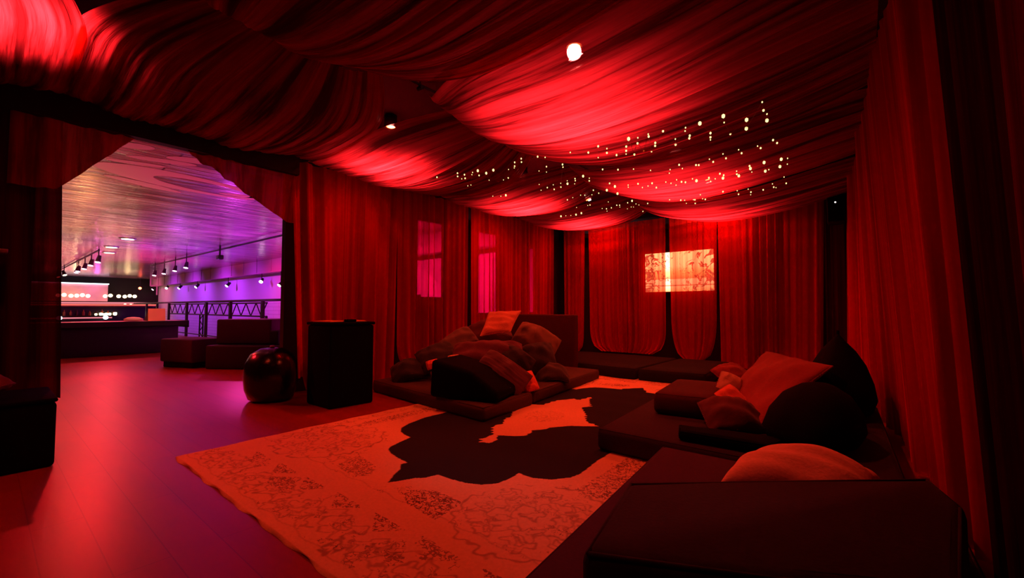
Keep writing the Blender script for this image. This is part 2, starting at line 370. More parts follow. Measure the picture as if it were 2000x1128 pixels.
# ------------------------------------------------------------------ the room shell
WL = -5.75
def plane_struct(name, quads, m):
    v = []; f = []
    for q in quads:
        f.append(tuple(range(len(v), len(v) + 4))); v += q
    return struct(link_mesh(name, v, f, m))
bm = bmesh.new(); bm_box(bm, -39.2, 1.2, -6, 5.02, -.12, 0); bm_box(bm, WL - .1, 1.2, 5.02, 9.2, -.12, 0)
struct(link_bm('floor', bm, M['floor']), 'dark glossy wooden floor running out into the club')
struct(box('ceiling', WL, 1.2, -3, 9.2, 3.5, 3.6, M['black']), 'dark ceiling above the red drapes')
struct(box('ceiling_club', -39.2, WL - .1, -6, 8.1, 3.1, 3.2, M['club_ceiling']), 'glossy reflective boarded ceiling of the club')
struct(box('wall_back', WL, 1.2, 9.0, 9.12, 0, 3.5, M['blackwall']))
struct(box('wall_right', 1.0, 1.12, -3, 9, 0, 3.5, M['blackwall']))
struct(box('wall_front', WL, 1.2, -3.1, -3, 0, 3.5, M['blackwall']))
wins = [(4.56, 5.22, 1.24, 2.62), (6.05, 6.7, .95, 2.62), (7.72, 8.1, .95, 2.62)]
bm = bmesh.new()
bm_box(bm, WL - .1, WL, -3, .28, 0, 3.5); bm_box(bm, WL - .1, WL, .28, 2.45, 2.9, 3.5)
ys = 2.45
for a, b, z0, z1 in wins:
    bm_box(bm, WL - .1, WL, ys, a, 0, 3.5); bm_box(bm, WL - .1, WL, a, b, 0, z0); bm_box(bm, WL - .1, WL, a, b, z1, 3.5); ys = b
bm_box(bm, WL - .1, WL, ys, 9, 0, 3.5)
struct(link_bm('wall_left', bm, M['blackwall']))
for i, (a, b, z0, z1) in enumerate(wins):
    bm = bmesh.new()
    for q in [(a, a + .04, z0, z1), (b - .04, b, z0, z1), (a + .04, b - .04, z0, z0 + .04), (a + .04, b - .04, z1 - .04, z1)]:
        bm_box(bm, WL - .08, WL - .02, *q)
    fr = struct(link_bm('window_%d' % (i + 1), bm, M['metal_dark'])); fr['label'] = ['window behind the gauze nearest the archway', 'window behind the gauze above the pillow pile', 'narrow window behind the gauze at the far corner'][i]
    pane = box('pane', WL - .055, WL - .05, a + .04, b - .04, z0 + .04, z1 - .04, M['glass'], fr)
struct(box('wall_far', -39.2, WL - .1, 8.0, 8.12, -3.2, 3.1, M['farwall']), 'long pale wall lit magenta and violet beyond the railing')
struct(box('wall_end', -39.2, -39.1, -6, 8, -3.2, 3.1, M['blackwall']))
struct(box('wall_side', -39.2, WL - .1, -6.1, -6, 0, 3.1, M['blackwall']))
struct(box('floor_lower', -39.2, WL - .1, 5.02, 8, -3.3, -3.2, M['floor']))
# fascia beam along the top of the far wall
bm = bmesh.new(); bm_box(bm, -39, WL - .1, 7.55, 7.98, 2.57, 3.1)
for k in range(22): bm_box(bm, -38.5 + k * 1.5, -38.46 + k * 1.5, 7.53, 7.55, 2.57, 3.1)
bm_box(bm, -39, WL - .1, 7.52, 7.56, 2.55, 2.59)
struct(link_bm('beam_fascia', bm, M['beam']), 'pink panelled fascia beam above the far wall')
# dark beam carrying the drapes above the archway and the side curtains
struct(box('beam_side', -5.34, -5.24, -2.9, 2.38, 2.70, 2.93, M['black']), 'black beam along the top of the side curtains')
struct(box('beam_rear', -5.5, .3, 8.75, 8.85, 2.7, 2.98, M['black']))

# ------------------------------------------------------------------ ceiling drapes
RX, RZ = -3.12, 3.10
def drape_point(side, yc, w, u, v, ph):
    if side < 0: X = RX - u * 2.32; zb = RZ + (2.98 - RZ) * u; dip = .15 * 4 * u * (1 - u)
    else: X = RX + u * 3.25; zb = RZ + (2.99 - RZ) * u; dip = .30 * (math.sin(math.pi * min(1, u ** .72)))
    k = .60 + .40 * math.sin(math.pi / 2 * min(1, u / .38)) if u < .38 else 1.0
    if u > .8: k = 1 - .10 * ((u - .8) / .2) ** 2
    y = yc + v * w * k
    s = 2 * v
    z = zb - dip - (.13 * (1 - s * s)) * (1 - .3 * u)
    e = math.sin(math.pi * min(1, max(0, u * .94 + .03))) ** .5
    q = v * 2 * math.pi
    def cusp(t): return 1 - 2 * abs(math.sin(t / 2)) ** .8
    z += e * (.016 * cusp(5 * q + ph[0] + .7 * math.sin(3 * u + ph[1])) + .012 * cusp(11.3 * q + ph[2] + u * 1.6) + .011 * cusp(19 * q + ph[3] - 1.5 * u) + .006 * cusp(33 * q + ph[1] + 2 * u) + .028 * math.sin(2.2 * q + ph[4] + 2.2 * u))
    return X, y, z
GY = [-1.7, .35, 2.5, 4.72, 6.68, 8.62]
def gy_(side, k): return 2.12 if (side > 0 and k == 2) else GY[k]
DR = []
names_y = ['above the front of the room', 'by the archway', 'next after the archway', 'second from the far wall', 'against the far wall']
for si, side in enumerate((-1, 1)):
    for k in range(5):
        g0, g1 = gy_(side, k), gy_(side, k + 1); yc = (g0 + g1) / 2; w = (g1 - g0) * 1.04
        rr = random.Random(31 * k + si); ph = [rr.uniform(0, 6.28) for _ in range(5)]
        nu, nv = 40, 300; v = []; f = []
        for i in range(nu + 1):
            for j in range(nv + 1): v.append(drape_point(side, yc, w, i / nu, j / nv - .5, ph))
        for i in range(nu):
            for j in range(nv):
                a = i * (nv + 1) + j; f.append((a, a + 1, a + nv + 2, a + nv + 1))
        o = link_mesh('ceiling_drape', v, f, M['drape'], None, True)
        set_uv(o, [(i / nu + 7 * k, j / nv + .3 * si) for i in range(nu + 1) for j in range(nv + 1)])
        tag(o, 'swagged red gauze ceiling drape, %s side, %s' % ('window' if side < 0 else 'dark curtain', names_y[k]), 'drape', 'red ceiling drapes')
        DR.append((side, yc, w, ph))
# ridge cord that gathers the drapes
t = empty('ridge_cord', (RX, 3, 3.16), 'dark cord along the ridge of the red ceiling drapes', 'cord')
tube('cord', (0, -5.8, 0), (0, 5.8, 0), .012, M['black'], t)
for gy in GY:
    bm = bmesh.new(); bm_tube(bm, (0, gy - 3, .34), (0, gy - 3, -.03), .006, 6); bm_tube(bm, (-.03, gy - 3, -.03), (.03, gy - 3, -.03), .02, 8)
    link_bm('hanger', bm, M['black'], t)

# ------------------------------------------------------------------ wall curtains
CL = -5.40
curtain('curtain', 'shaded curtain panel at the edge of the archway beside the black box', [(CL, -1.2), (CL, .40)], [(CL, -1.2), (CL, .46)], 2.72, .32, M['curtain_shaded'], 9, .03, seed=1)
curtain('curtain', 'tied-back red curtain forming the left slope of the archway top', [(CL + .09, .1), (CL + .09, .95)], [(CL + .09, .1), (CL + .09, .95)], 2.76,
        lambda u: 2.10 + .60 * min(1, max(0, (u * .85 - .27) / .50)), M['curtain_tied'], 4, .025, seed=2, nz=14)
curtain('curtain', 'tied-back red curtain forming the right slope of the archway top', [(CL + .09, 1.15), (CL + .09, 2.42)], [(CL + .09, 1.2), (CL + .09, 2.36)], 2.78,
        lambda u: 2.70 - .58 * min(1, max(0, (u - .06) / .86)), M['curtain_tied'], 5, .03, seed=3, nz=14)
curtain('curtain', 'red curtain hanging to the floor behind the black pedestal', [(CL, 2.33), (CL, 3.92)], [(-5.06, 2.28), (-5.12, 2.62), (-5.34, 3.05), (CL, 3.86)], 2.92, lambda u: .30 if u < .09 else (.13 if u < .2 else .02), M['curtain'], 8, .05, seed=4)
curtain('curtain', 'red curtain with a magenta window glowing through it', [(CL, 3.93), (CL, 5.42)], [(CL, 3.95), (CL, 5.40)], 2.92, .12, M['curtain'], 11, .035, .45, seed=5)
curtain('curtain', 'red curtain behind the top of the pillow pile', [(CL, 5.50), (CL, 8.15)], [(CL, 5.52), (CL, 8.1)], 2.92, .12, M['curtain'], 19, .03, .45, seed=6)
YB = 8.6
curtain('curtain', 'narrow red curtain filling the far left corner', [(-5.38, YB), (-4.84, YB)], [(-5.36, YB), (-4.90, YB)], 2.9, .1, M['curtain'], 6, .025, .4, seed=7, rx=.12)
curtain('curtain', 'wide red curtain with rounded hem, half over the glowing screen', [(-4.74, YB), (-3.00, YB)], [(-4.70, YB), (-3.02, YB)], 2.9, .15, M['curtain_open'], 15, .022, .5, seed=8, rx=.28)
curtain('curtain', 'narrow red curtain with rounded hem, in front of the screen', [(-2.93, YB), (-2.04, YB)], [(-2.90, YB), (-2.10, YB)], 2.9, .10, M['curtain_open'], 8, .022, .8, seed=9, rx=.22)
curtain('curtain', 'widest red curtain of the far wall, falling to the floor', [(-2.03, YB), (-.42, YB)], [(-2.0, YB - .06), (-.5, YB)], 2.9, .02, M['curtain'], 12, .045, seed=10)
curtain('curtain', 'dark red curtain strip in the far right corner below the speaker', [(-.42, YB), (-.12, YB - .02)], [(-.45, YB), (-.12, YB)], 2.9, .05, M['curtain_shaded'], 4, .02, seed=11)
curtain('curtain', 'long red curtain behind the black beanbags', [(-.10, 8.5), (.02, 6.6), (.07, 5.2), (.13, 3.95)],
        [(-.14, 8.5), (.05, 6.6), (.19, 5.2), (.31, 3.95)], 2.96, .03, M['curtain'], 22, .045, seed=12)
curtain('curtain', 'red curtain hanging beside the large foam block', [(.13, 3.92), (.20, 3.2), (.26, 2.62)], [(.31, 3.92), (.37, 3.2), (.40, 2.62)], 2.96, .03, M['curtain'], 10, .035, seed=13)
curtain('curtain', 'shaded curtain fold between the red curtain and the plum one', [(.27, 2.58), (.32, 1.97)], [(.41, 2.58), (.43, 1.97)], 2.96, .02, M['curtain_shaded'], 5, .02, seed=14)
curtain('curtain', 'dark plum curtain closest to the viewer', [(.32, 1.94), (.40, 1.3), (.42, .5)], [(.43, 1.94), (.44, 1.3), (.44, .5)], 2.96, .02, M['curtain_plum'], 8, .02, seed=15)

# ------------------------------------------------------------------ ceiling lamps above the gauze
LC = (1, .40, .42)
# x, y, beam power, spill power, lens depth inside the can, beam angle, where
lampspec = [(-1.86, 3.15, 400, 85, 0, 138, 'over the brightest drape'), (-4.50, 3.15, 300, 50, .02, 122, 'between archway and pedestal'),
            (-1.90, 5.85, 400, 80, .07, 134, 'over the middle of the drapes'), (-4.45, 5.80, 420, 90, .07, 130, 'over the pillow pile'),
            (-2.02, 8.00, 420, 120, 0, 138, 'above the far wall screen'), (-4.35, 7.90, 400, 110, 0, 136, 'in the far window corner'),
            (-3.95, .10, 330, 0, .05, 106, 'over the dark corner beside the archway'), (-1.30, .35, 90, 0, .07, 92, 'over the front of the rug')]
for x, y, pw, sp, rec, ba, d in lampspec:
    t = empty('ceiling_lamp', (x, y, 3.34), 'small round ceiling lamp glowing through the gauze %s' % d, 'lamp', 'ceiling lamps above the drapes')
    bm = bmesh.new(); rings = [(.03, .16), (.075, .15), (.08, -.002), (.066, -.002), (.064, .10), (.01, .11)]; bm_lathe(bm, rings, n=20); hs = link_bm('housing', bm, M['metal_dark'], t, True)
    bm = bmesh.new(); bm_lathe(bm, [(.052, -.008 + rec), (.052, rec)], n=20); link_bm('lens', bm, M['lamp_face'], hs)
    for pwr, ang, bl in ((pw, ba, .9), (sp, 166, .9)):
        d_ = bpy.data.lights.new('ceiling_lamp_light', 'SPOT'); d_.energy = pwr; d_.color = LC; d_.spot_size = R(ang); d_.spot_blend = bl; d_.shadow_soft_size = .06
        lo = bpy.data.objects.new('ceiling_lamp_light', d_); COL.objects.link(lo); lo.location = (x, y, 3.31)

# ------------------------------------------------------------------ rug
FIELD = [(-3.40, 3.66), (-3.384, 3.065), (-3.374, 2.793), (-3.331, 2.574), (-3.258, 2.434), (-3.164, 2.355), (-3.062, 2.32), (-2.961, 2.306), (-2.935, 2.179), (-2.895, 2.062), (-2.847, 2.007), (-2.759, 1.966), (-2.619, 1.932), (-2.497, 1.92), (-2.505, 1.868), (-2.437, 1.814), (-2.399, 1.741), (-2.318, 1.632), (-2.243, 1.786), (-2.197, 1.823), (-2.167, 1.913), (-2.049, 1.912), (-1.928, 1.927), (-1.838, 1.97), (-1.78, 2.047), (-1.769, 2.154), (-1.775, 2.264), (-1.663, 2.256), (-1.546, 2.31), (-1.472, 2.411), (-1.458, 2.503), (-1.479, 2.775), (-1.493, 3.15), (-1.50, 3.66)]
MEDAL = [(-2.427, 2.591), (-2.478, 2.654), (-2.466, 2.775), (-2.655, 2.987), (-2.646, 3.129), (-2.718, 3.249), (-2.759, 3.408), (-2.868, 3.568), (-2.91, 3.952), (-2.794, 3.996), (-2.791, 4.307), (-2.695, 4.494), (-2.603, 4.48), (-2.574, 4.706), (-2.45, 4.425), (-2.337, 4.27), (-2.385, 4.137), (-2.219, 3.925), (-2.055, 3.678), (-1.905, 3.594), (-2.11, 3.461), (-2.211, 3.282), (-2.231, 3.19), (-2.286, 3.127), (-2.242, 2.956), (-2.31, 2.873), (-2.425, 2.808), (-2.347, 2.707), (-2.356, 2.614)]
STIP = [[(-2.857, 1.583), (-2.915, 1.803), (-2.611, 1.745), (-2.503, 1.636), (-2.555, 1.539)], [(-2.172, 1.619), (-2.022, 1.741), (-1.757, 1.737), (-1.715, 1.496), (-1.976, 1.519)],
        [(-1.354, 2.263), (-1.341, 2.749), (-1.377, 3.66), (-1.20, 3.66), (-1.20, 3.1), (-1.129, 2.329), (-1.155, 2.241)],
        [(-3.55, 2.25), (-3.53, 2.75), (-3.56, 3.66), (-3.70, 3.66), (-3.70, 2.4), (-3.66, 2.2)],
        [(-1.817, 1.139), (-1.688, 1.299), (-1.543, 1.176), (-1.568, 1.091), (-1.674, 1.159), (-1.732, 1.112)], [(-3.006, 1.195), (-2.857, 1.316), (-2.665, 1.22), (-2.737, 1.162)]]
for k in range(7):
    x = -3.60 + k * .387
    STIP.append([(x + .17, 1.235), (x, 1.365), (x + .31, 1.35)])
def inpoly(X, Y, P):
    r = np.zeros(X.shape, bool); n = len(P)
    for i in range(n):
        x1, y1 = P[i]; x2, y2 = P[(i + 1) % n]
        if y1 == y2: continue
        c = ((y1 > Y) != (y2 > Y)) & (X < (x2 - x1) * (Y - y1) / (y2 - y1) + x1); r ^= c
    return r
def build_rug():
    x0, x1, y0, y1, cy = -3.93, -.86, .93, 6.36, 3.66
    nx, ny = 512, 800
    xs = np.linspace(x0, x1, nx); ys_ = np.linspace(y0, y1, ny)
    X, Y = np.meshgrid(xs, ys_, indexing='ij'); Ym = np.where(Y > cy, 2 * cy - Y, Y)
    jag = .012 * np.sin(X * 60) * np.sin(Y * 53)
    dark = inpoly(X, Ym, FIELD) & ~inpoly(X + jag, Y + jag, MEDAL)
    st = np.zeros(X.shape)
    for P in STIP: st[inpoly(X, Ym, P)] = 1
    sq = np.zeros(X.shape)
    sq[(Ym < 1.33)] = .55; sq[(Ym > 1.52) & (~dark)] = .35
    sq[(Ym < 1.0)] = 0
    sq[inpoly(X, Y, MEDAL)] = 0
    sq[inpoly(X, Y, [(-2.72, 3.45), (-2.4, 3.3), (-2.3, 3.75), (-2.62, 3.95)])] = .3
    # keep the plain band beside the dark field clear
    near = np.zeros(X.shape, bool)
    for dx, dy in [(.1, 0), (-.1, 0), (0, .12), (0, -.12), (.07, .08), (-.07, .08), (.07, -.08), (-.07, -.08)]:
        near |= inpoly(X + dx, np.where(Y + dy > cy, 2 * cy - Y - dy, Y + dy), FIELD)
    sq[near] = 0; st[near & (st > 0)] = 0
    # drawn flower rosettes in the corners and the border
    ln = np.zeros(X.shape)
    WX = X + .018 * np.sin(Y * 31 + 2 * np.sin(X * 17)) + .010 * np.sin(Y * 67 + X * 40); WY = Ym + .018 * np.sin(X * 29 + 2 * np.sin(Ym * 19)) + .010 * np.sin(X * 71 - Ym * 37)
    def put(d, wd, k=1.0):
        np.maximum(ln, k * np.clip(1.6 - np.abs(d) / wd, 0, 1), out=ln)
    def ring(cx, cy_, r, wob, k, wd=.006, sx=1.0, s=1.0):
        dx = (WX - cx) / sx; dy = WY - cy_; rr = np.hypot(dx, dy); a = np.arctan2(dy, dx)
        q = rr - r * (1 + wob * np.abs(np.sin(k * a / 2)) - wob * .4); put(np.where(rr < r * 2.2, q, 9), wd, s)
    for cx in (-1.35, -3.42):
        ring(cx, 1.85, .40, .10, 14, .007); ring(cx, 1.85, .20, .30, 8); ring(cx, 1.85, .11, .4, 6); ring(cx, 1.85, .045, .4, 5)
        for q in range(8):
            a = q * math.pi / 4 + .3; c0, c1 = cx + .29 * math.cos(a), 1.85 + .27 * math.sin(a)
            ring(c0, c1, .060, .5, 5, .005); ring(c0, c1, .025, .4, 4, .005)
            ring(cx + .17 * math.cos(a + .4), 1.85 + .16 * math.sin(a + .4), .03, .5, 4, .005, 1, .8)
    for q in range(9):
        c0 = -3.70 + q * .33; ring(c0, 1.13 + .03 * (q % 2), .075, .6, 5, .006, 1.5); ring(c0, 1.13 + .03 * (q % 2), .03, .5, 4, .006, 1.4)
        d = (WY - 1.16) - .10 * np.sin((WX + 3.7) / .33 * math.pi); put(np.where(np.abs(WX - c0) < .17, d, 9), .005, .7)
        ring(c0 + .16, 1.05, .035, .6, 5, .006, 1.5)
    for q in range(5):
        ring(-3.0 + q * .36, 1.66, .05, .6, 5, .006, 1.3, .8)
    put(Ym - 1.0 - .01 * np.sin(X * 25), .004, .5); put(Ym - 1.53 - .01 * np.sin(X * 25), .004, .5)
    for b in (-3.80, -1.0): put(np.where(Ym > 1.5, X - b - .012 * np.sin(Y * 25), 9), .004, .5)
    for q in range(12):
        for cx in (-3.86, -.93): ring(cx + .02, 1.7 + q * .17, .03, .5, 4, .005, 1, .7)
    for b in range(5): ring(-2.5, 3.6 + .0 * b, .04 + .045 * b, .35, 6 + b, .006, .8, .7)
    ln[inpoly(X, Y, MEDAL) & (np.hypot((X + 2.5) / .8, Y - 3.6) > .24)] = 0
    md = inpoly(X, Y, MEDAL)
    ln[(dark | near) & ~md] = 0
    Z = .012 + .0035 * np.sin(X * 9 + Y * 3) * np.exp(-(Ym - .93) * 1.2) + .002 * np.sin(Y * 14)
    edge = (np.arange(nx)[:, None] == 0) | (np.arange(nx)[:, None] == nx - 1) | (np.arange(ny)[None, :] == 0) | (np.arange(ny)[None, :] == ny - 1)
    Z[edge] = .001
    Xe = X.copy(); Ye = Y.copy(); Ye[:, 0] += .012 * np.sin(xs * 17) * np.cos(xs * 5); Xe[0, :] += .01 * np.sin(ys_ * 13)
    co = np.stack([Xe, Ye, Z], -1).reshape(-1, 3)
    I = (np.arange(nx - 1)[:, None] * ny + np.arange(ny - 1)[None, :]).reshape(-1)
    F = np.stack([I, I + ny, I + ny + 1, I + 1], -1)
    me = bpy.data.meshes.new('rug')
    me.vertices.add(len(co)); me.vertices.foreach_set('co', co.ravel())
    me.loops.add(F.size); me.loops.foreach_set('vertex_index', F.ravel().astype(np.int32))
    me.polygons.add(len(F)); me.polygons.foreach_set('loop_start', (np.arange(len(F)) * 4).astype(np.int32))
    me.update(calc_edges=True)
    ca = me.color_attributes.new('weave', 'FLOAT_COLOR', 'POINT')
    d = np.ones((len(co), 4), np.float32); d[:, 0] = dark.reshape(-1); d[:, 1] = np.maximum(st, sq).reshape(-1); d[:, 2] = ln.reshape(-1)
    ca.data.foreach_set('color', d.ravel())
    m = bpy.data.materials.new('woven_rug'); m.use_nodes = True; n = m.node_tree.nodes; l = m.node_tree.links; b = n['Principled BSDF']
    b.inputs['Roughness'].default_value = .95; b.inputs['Specular IOR Level'].default_value = .1
    at = n.new('ShaderNodeVertexColor'); at.layer_name = 'weave'; sp = n.new('ShaderNodeSeparateColor'); l.new(at.outputs[0], sp.inputs[0])
    tc = n.new('ShaderNodeTexCoord')
    def noise(s, det=2, dist=0):
        z = n.new('ShaderNodeTexNoise'); z.inputs['Scale'].default_value = s; z.inputs['Detail'].default_value = det; z.inputs['Distortion'].default_value = dist
        l.new(tc.outputs['Object'], z.inputs['Vector']); return z.outputs['Fac']
    def math_(op, a, bb=None):
        q = n.new('ShaderNodeMath'); q.operation = op
        for k, s in enumerate((a, bb)):
            if s is None: continue
            if isinstance(s, (int, float)): q.inputs[k].default_value = s
            else: l.new(s, q.inputs[k])
        return q.outputs[0]
    # squiggle lines: noise iso-bands, as wide as the mask is strong
    s1 = math_('LESS_THAN', math_('ABSOLUTE', math_('SUBTRACT', noise(38, 1, .6), .5)), math_('MULTIPLY', sp.outputs['Green'], .055))
    s2 = math_('LESS_THAN', noise(9, 3), math_('ADD', .42, math_('MULTIPLY', math_('GREATER_THAN', sp.outputs['Green'], .9), .5)))
    sq_ = math_('MULTIPLY', s1, s2)
    fade = n.new('ShaderNodeMapRange'); l.new(noise(2.2, 4), fade.inputs[0]); fade.inputs[1].default_value = .3; fade.inputs[2].default_value = .7; fade.inputs[3].default_value = .45; fade.inputs[4].default_value = .95
    ink = math_('MULTIPLY', math_('MAXIMUM', sq_, math_('MULTIPLY', sp.outputs['Blue'], .7)), fade.outputs[0])
    mx = n.new('ShaderNodeMix'); mx.data_type = 'RGBA'; mx.inputs[6].default_value = (.85, .50, .30, 1); mx.inputs[7].default_value = (.10, .04, .04, 1)
    l.new(ink, mx.inputs[0])
    mv = n.new('ShaderNodeMix'); mv.data_type = 'RGBA'; mv.blend_type = 'MULTIPLY'; mv.inputs[0].default_value = .25
    l.new(mx.outputs[2], mv.inputs[6]); l.new(noise(60, 2), mv.inputs[7])
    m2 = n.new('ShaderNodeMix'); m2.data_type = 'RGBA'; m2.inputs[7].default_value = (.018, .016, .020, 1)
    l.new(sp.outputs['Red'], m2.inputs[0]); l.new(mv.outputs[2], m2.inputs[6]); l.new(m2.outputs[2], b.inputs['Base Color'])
    bp = n.new('ShaderNodeBump'); bp.inputs['Strength'].default_value = .35; bp.inputs['Distance'].default_value = .004
    l.new(noise(220, 1), bp.inputs['Height']); l.new(bp.outputs[0], b.inputs['Normal'])
    me.materials.append(m); me.shade_smooth()
    o = bpy.data.objects.new('rug', me); COL.objects.link(o)
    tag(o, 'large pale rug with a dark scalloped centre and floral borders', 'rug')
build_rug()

# ------------------------------------------------------------------ mattresses and foam blocks
def mattress(name, poly, z0, z1, m, label, cat='mattress', group=None, bev=.04, puff=.01, pipe=True, pm=None):
    cx = sum(p[0] for p in poly) / len(poly); cy = sum(p[1] for p in poly) / len(poly)
    t = empty(name, (cx, cy, z0), label, cat, group)
    pl = [(x - cx, y - cy) for x, y in poly]
    cv = slab('cushion', pl, 0, z1 - z0, m, t, bev, 3, puff)
    if pipe:
        ins = [(x * (1 - bev * .5 / max(.1, abs(x))), y * (1 - bev * .5 / max(.1, abs(y)))) for x, y in pl]
        piping_ring('piping', ins, z1 - z0 - bev * .25, pm or m, cv, .007)
    return t
G = 'low floor mattresses'
mattress('floor_mattress', [(-2.80, 3.03), (-2.88, 3.94), (-5.05, 3.98), (-5.0, 3.26)], 0, .15, M['vinyl_brown'], 'brown floor mattress carrying the black foam wedge, nearest the pedestal', group=G)
mattress('floor_mattress', [(-2.89, 3.97), (-3.14, 6.02), (-5.14, 5.98), (-5.05, 4.01)], 0, .15, M['vinyl_brown'], 'brown floor mattress under the far half of the pillow pile', group=G)
mattress('floor_mattress', [(-4.75, 6.35), (-2.66, 6.22), (-2.62, 8.02), (-4.75, 8.02)], 0, .18, M['mat_back'], 'long charcoal mattress below the far curtains, behind the leaning panel', group=G)
mattress('floor_mattress', [(-2.62, 6.22), (-1.68, 6.32), (-1.74, 8.02), (-2.58, 8.02)], 0, .18, M['mat_back'], 'short charcoal mattress below the narrow rounded curtain', group=G)
mattress('floor_mattress', [(-1.60, 3.0), (.18, 2.98), (.10, 5.35), (-1.72, 5.3)], 0.013, .18, M['foam_maroon'], 'black-sided mattress under the big red cushion and beanbag', group=G)
mattress('floor_mattress', [(-.88, .72), (.34, .74), (.30, 2.86), (-1.04, 2.84)], 0.013, .20, M['foam_plum'], 'plum mattress in the near corner under the large foam block', group=G)
mattress('foam_block', [(-.72, 1.58), (-.62, 1.06), (-.18, 1.26), (.18, 1.46), (.26, 2.12), (.20, 2.38)], .205, .43, M['foam_maroon'], 'large dark foam block on the plum mattress, closest to the viewer', 'foam block', bev=.035)
mattress('foam_block', [(-1.50, 4.55), (-1.42, 3.68), (-.94, 3.72), (-.98, 4.62)], .185, .37, M['vinyl_red'], 'square brown-topped foam block on the mattress left of the red cushion', 'foam block', bev=.05)
mattress('foam_block', [(-1.05, 3.22), (-1.0, 3.06), (-.45, 3.08), (-.40, 3.34)], .185, .25, M['foam_black'], 'thin black foam pad under the wine-coloured pillow', 'foam block', bev=.02)
# upright mattress leaning against the far end of the pile
t = empty('upright_mattress', (-4.42, 6.24, 0), 'red-brown mattress panel standing upright behind the pillow pile', 'mattress')
slab('panel', [(-.72, -.07), (.74, -.07), (.74, .08), (-.72, .08)], 0, .98, M['vinyl_red'], t, .03, 3)
piping_ring('piping', [(-.70, -.05), (.72, -.05), (.72, .06), (-.70, .06)], .965, M['vinyl_red'], t, .008)

# ------------------------------------------------------------------ black foam wedge on the pile mattress
t = empty('foam_wedge', (-3.25, 3.42, .155), 'black foam wedge seat half buried in front of the pillow pile', 'foam wedge')
bm = bmesh.new()
prof = [(0, 0), (.80, 0), (.80, .10), (.50, .30), (.02, .40)]
L = .62
a = [bm.verts.new((x - .42, -L / 2 + .0, z)) for x, z in prof]; b = [bm.verts.new((x - .42, L / 2, z)) for x, z in prof]
bm.faces.new(a); bm.faces.new(b[::-1])
for i in range(5): bm.faces.new([a[i], b[i], b[(i + 1) % 5], a[(i + 1) % 5]])
bmesh.ops.recalc_face_normals(bm, faces=bm.faces)
bmesh.ops.bevel(bm, geom=list(bm.edges), offset=.05, segments=4, profile=.5, affect='EDGES')
link_bm('wedge_body', bm, M['foam_black'], t, True)
t.rotation_euler = (0, 0, R(16))

# ------------------------------------------------------------------ pillow pile
GP = 'pillows heaped on the brown mattresses'
PL = [
 ('c', (-4.30, 4.72, .70), (.74, .52, .26), 60, 22, 'dark_red_cotton', 'dark red pillow at the crest of the heap, left of the bright orange one', 0),
 ('b', (-3.58, 4.95, .64), (.66, .46, .24), 58, -28, 'olive_cotton', 'olive brown pillow sloping down right of the orange one', 0),
 ('d', (-4.30, 4.15, .66), (.48, .34, .14), 50, 35, 'tan_cotton', 'tan pillow on the left shoulder of the heap', 0),
 ('e', (-4.35, 3.80, .48), (.52, .40, .18), 45, 30, 'charcoal_cotton', 'black pillow on the left slope below the tan one', 0),
 ('m', (-4.55, 3.52, .30), (.50, .34, .20), 40, 20, 'charcoal_cotton', 'black pillow lowest at the left foot of the heap', 0),
 ('base', (-4.05, 4.45, .30), (1.0, .85, .28), 0, 10, 'maroon_cotton', 'large maroon floor cushion buried in the middle of the heap', 0),
 ('base2', (-3.98, 5.32, .30), (.9, .7, .28), 0, -10, 'charcoal_cotton', 'large black floor cushion buried at the back of the heap', 0),
 ('f', (-3.62, 3.98, .50), (.92, .50, .32), 50, 0, 'maroon_cotton', 'wide maroon pillow arching across the middle of the heap', 0),
 ('g', (-3.11, 3.68, .40), (.62, .34, .17), 55, -34, 'ruched_maroon', 'ruched maroon pillow draped over the black wedge', .012),
 ('h', (-3.28, 4.12, .47), (.44, .30, .14), 60, -32, 'charcoal_cotton', 'charcoal pillow right of the arching maroon one', 0),
 ('i', (-3.38, 4.72, .42), (.50, .46, .24), 60, 10, 'charcoal_cotton', 'black pillow under the olive brown one', 0),
 ('j', (-3.14, 4.72, .255), (.44, .30, .19), 30, 2, 'grey_cotton', 'small grey pillow lying on the brown mattress at the right end', 0),
 ('k', (-2.99, 3.93, .245), (.27, .24, .11), 60, 22, 'scarlet_cotton', 'small scarlet pillow poking out between wedge and grey pillow', 0),
 ('n', (-3.97, 3.40, .43), (.14, .12, .07), 50, 20, 'scarlet_cotton', 'tiny scarlet pillow corner showing at the left foot', 0),
 ('o', (-3.78, 3.56, .50), (.13, .09, .06), 50, 10, 'pale_cotton', 'tiny pale pillow corner beside the arching maroon one', 0)]
for i, (_, loc, size, tilt, roll, mn, lab, ru) in enumerate(PL):
    pillow('pillow', loc, size, tilt, roll, M[mn], lab, 'pillow', GP, seed=i + 3, ruche=ru)

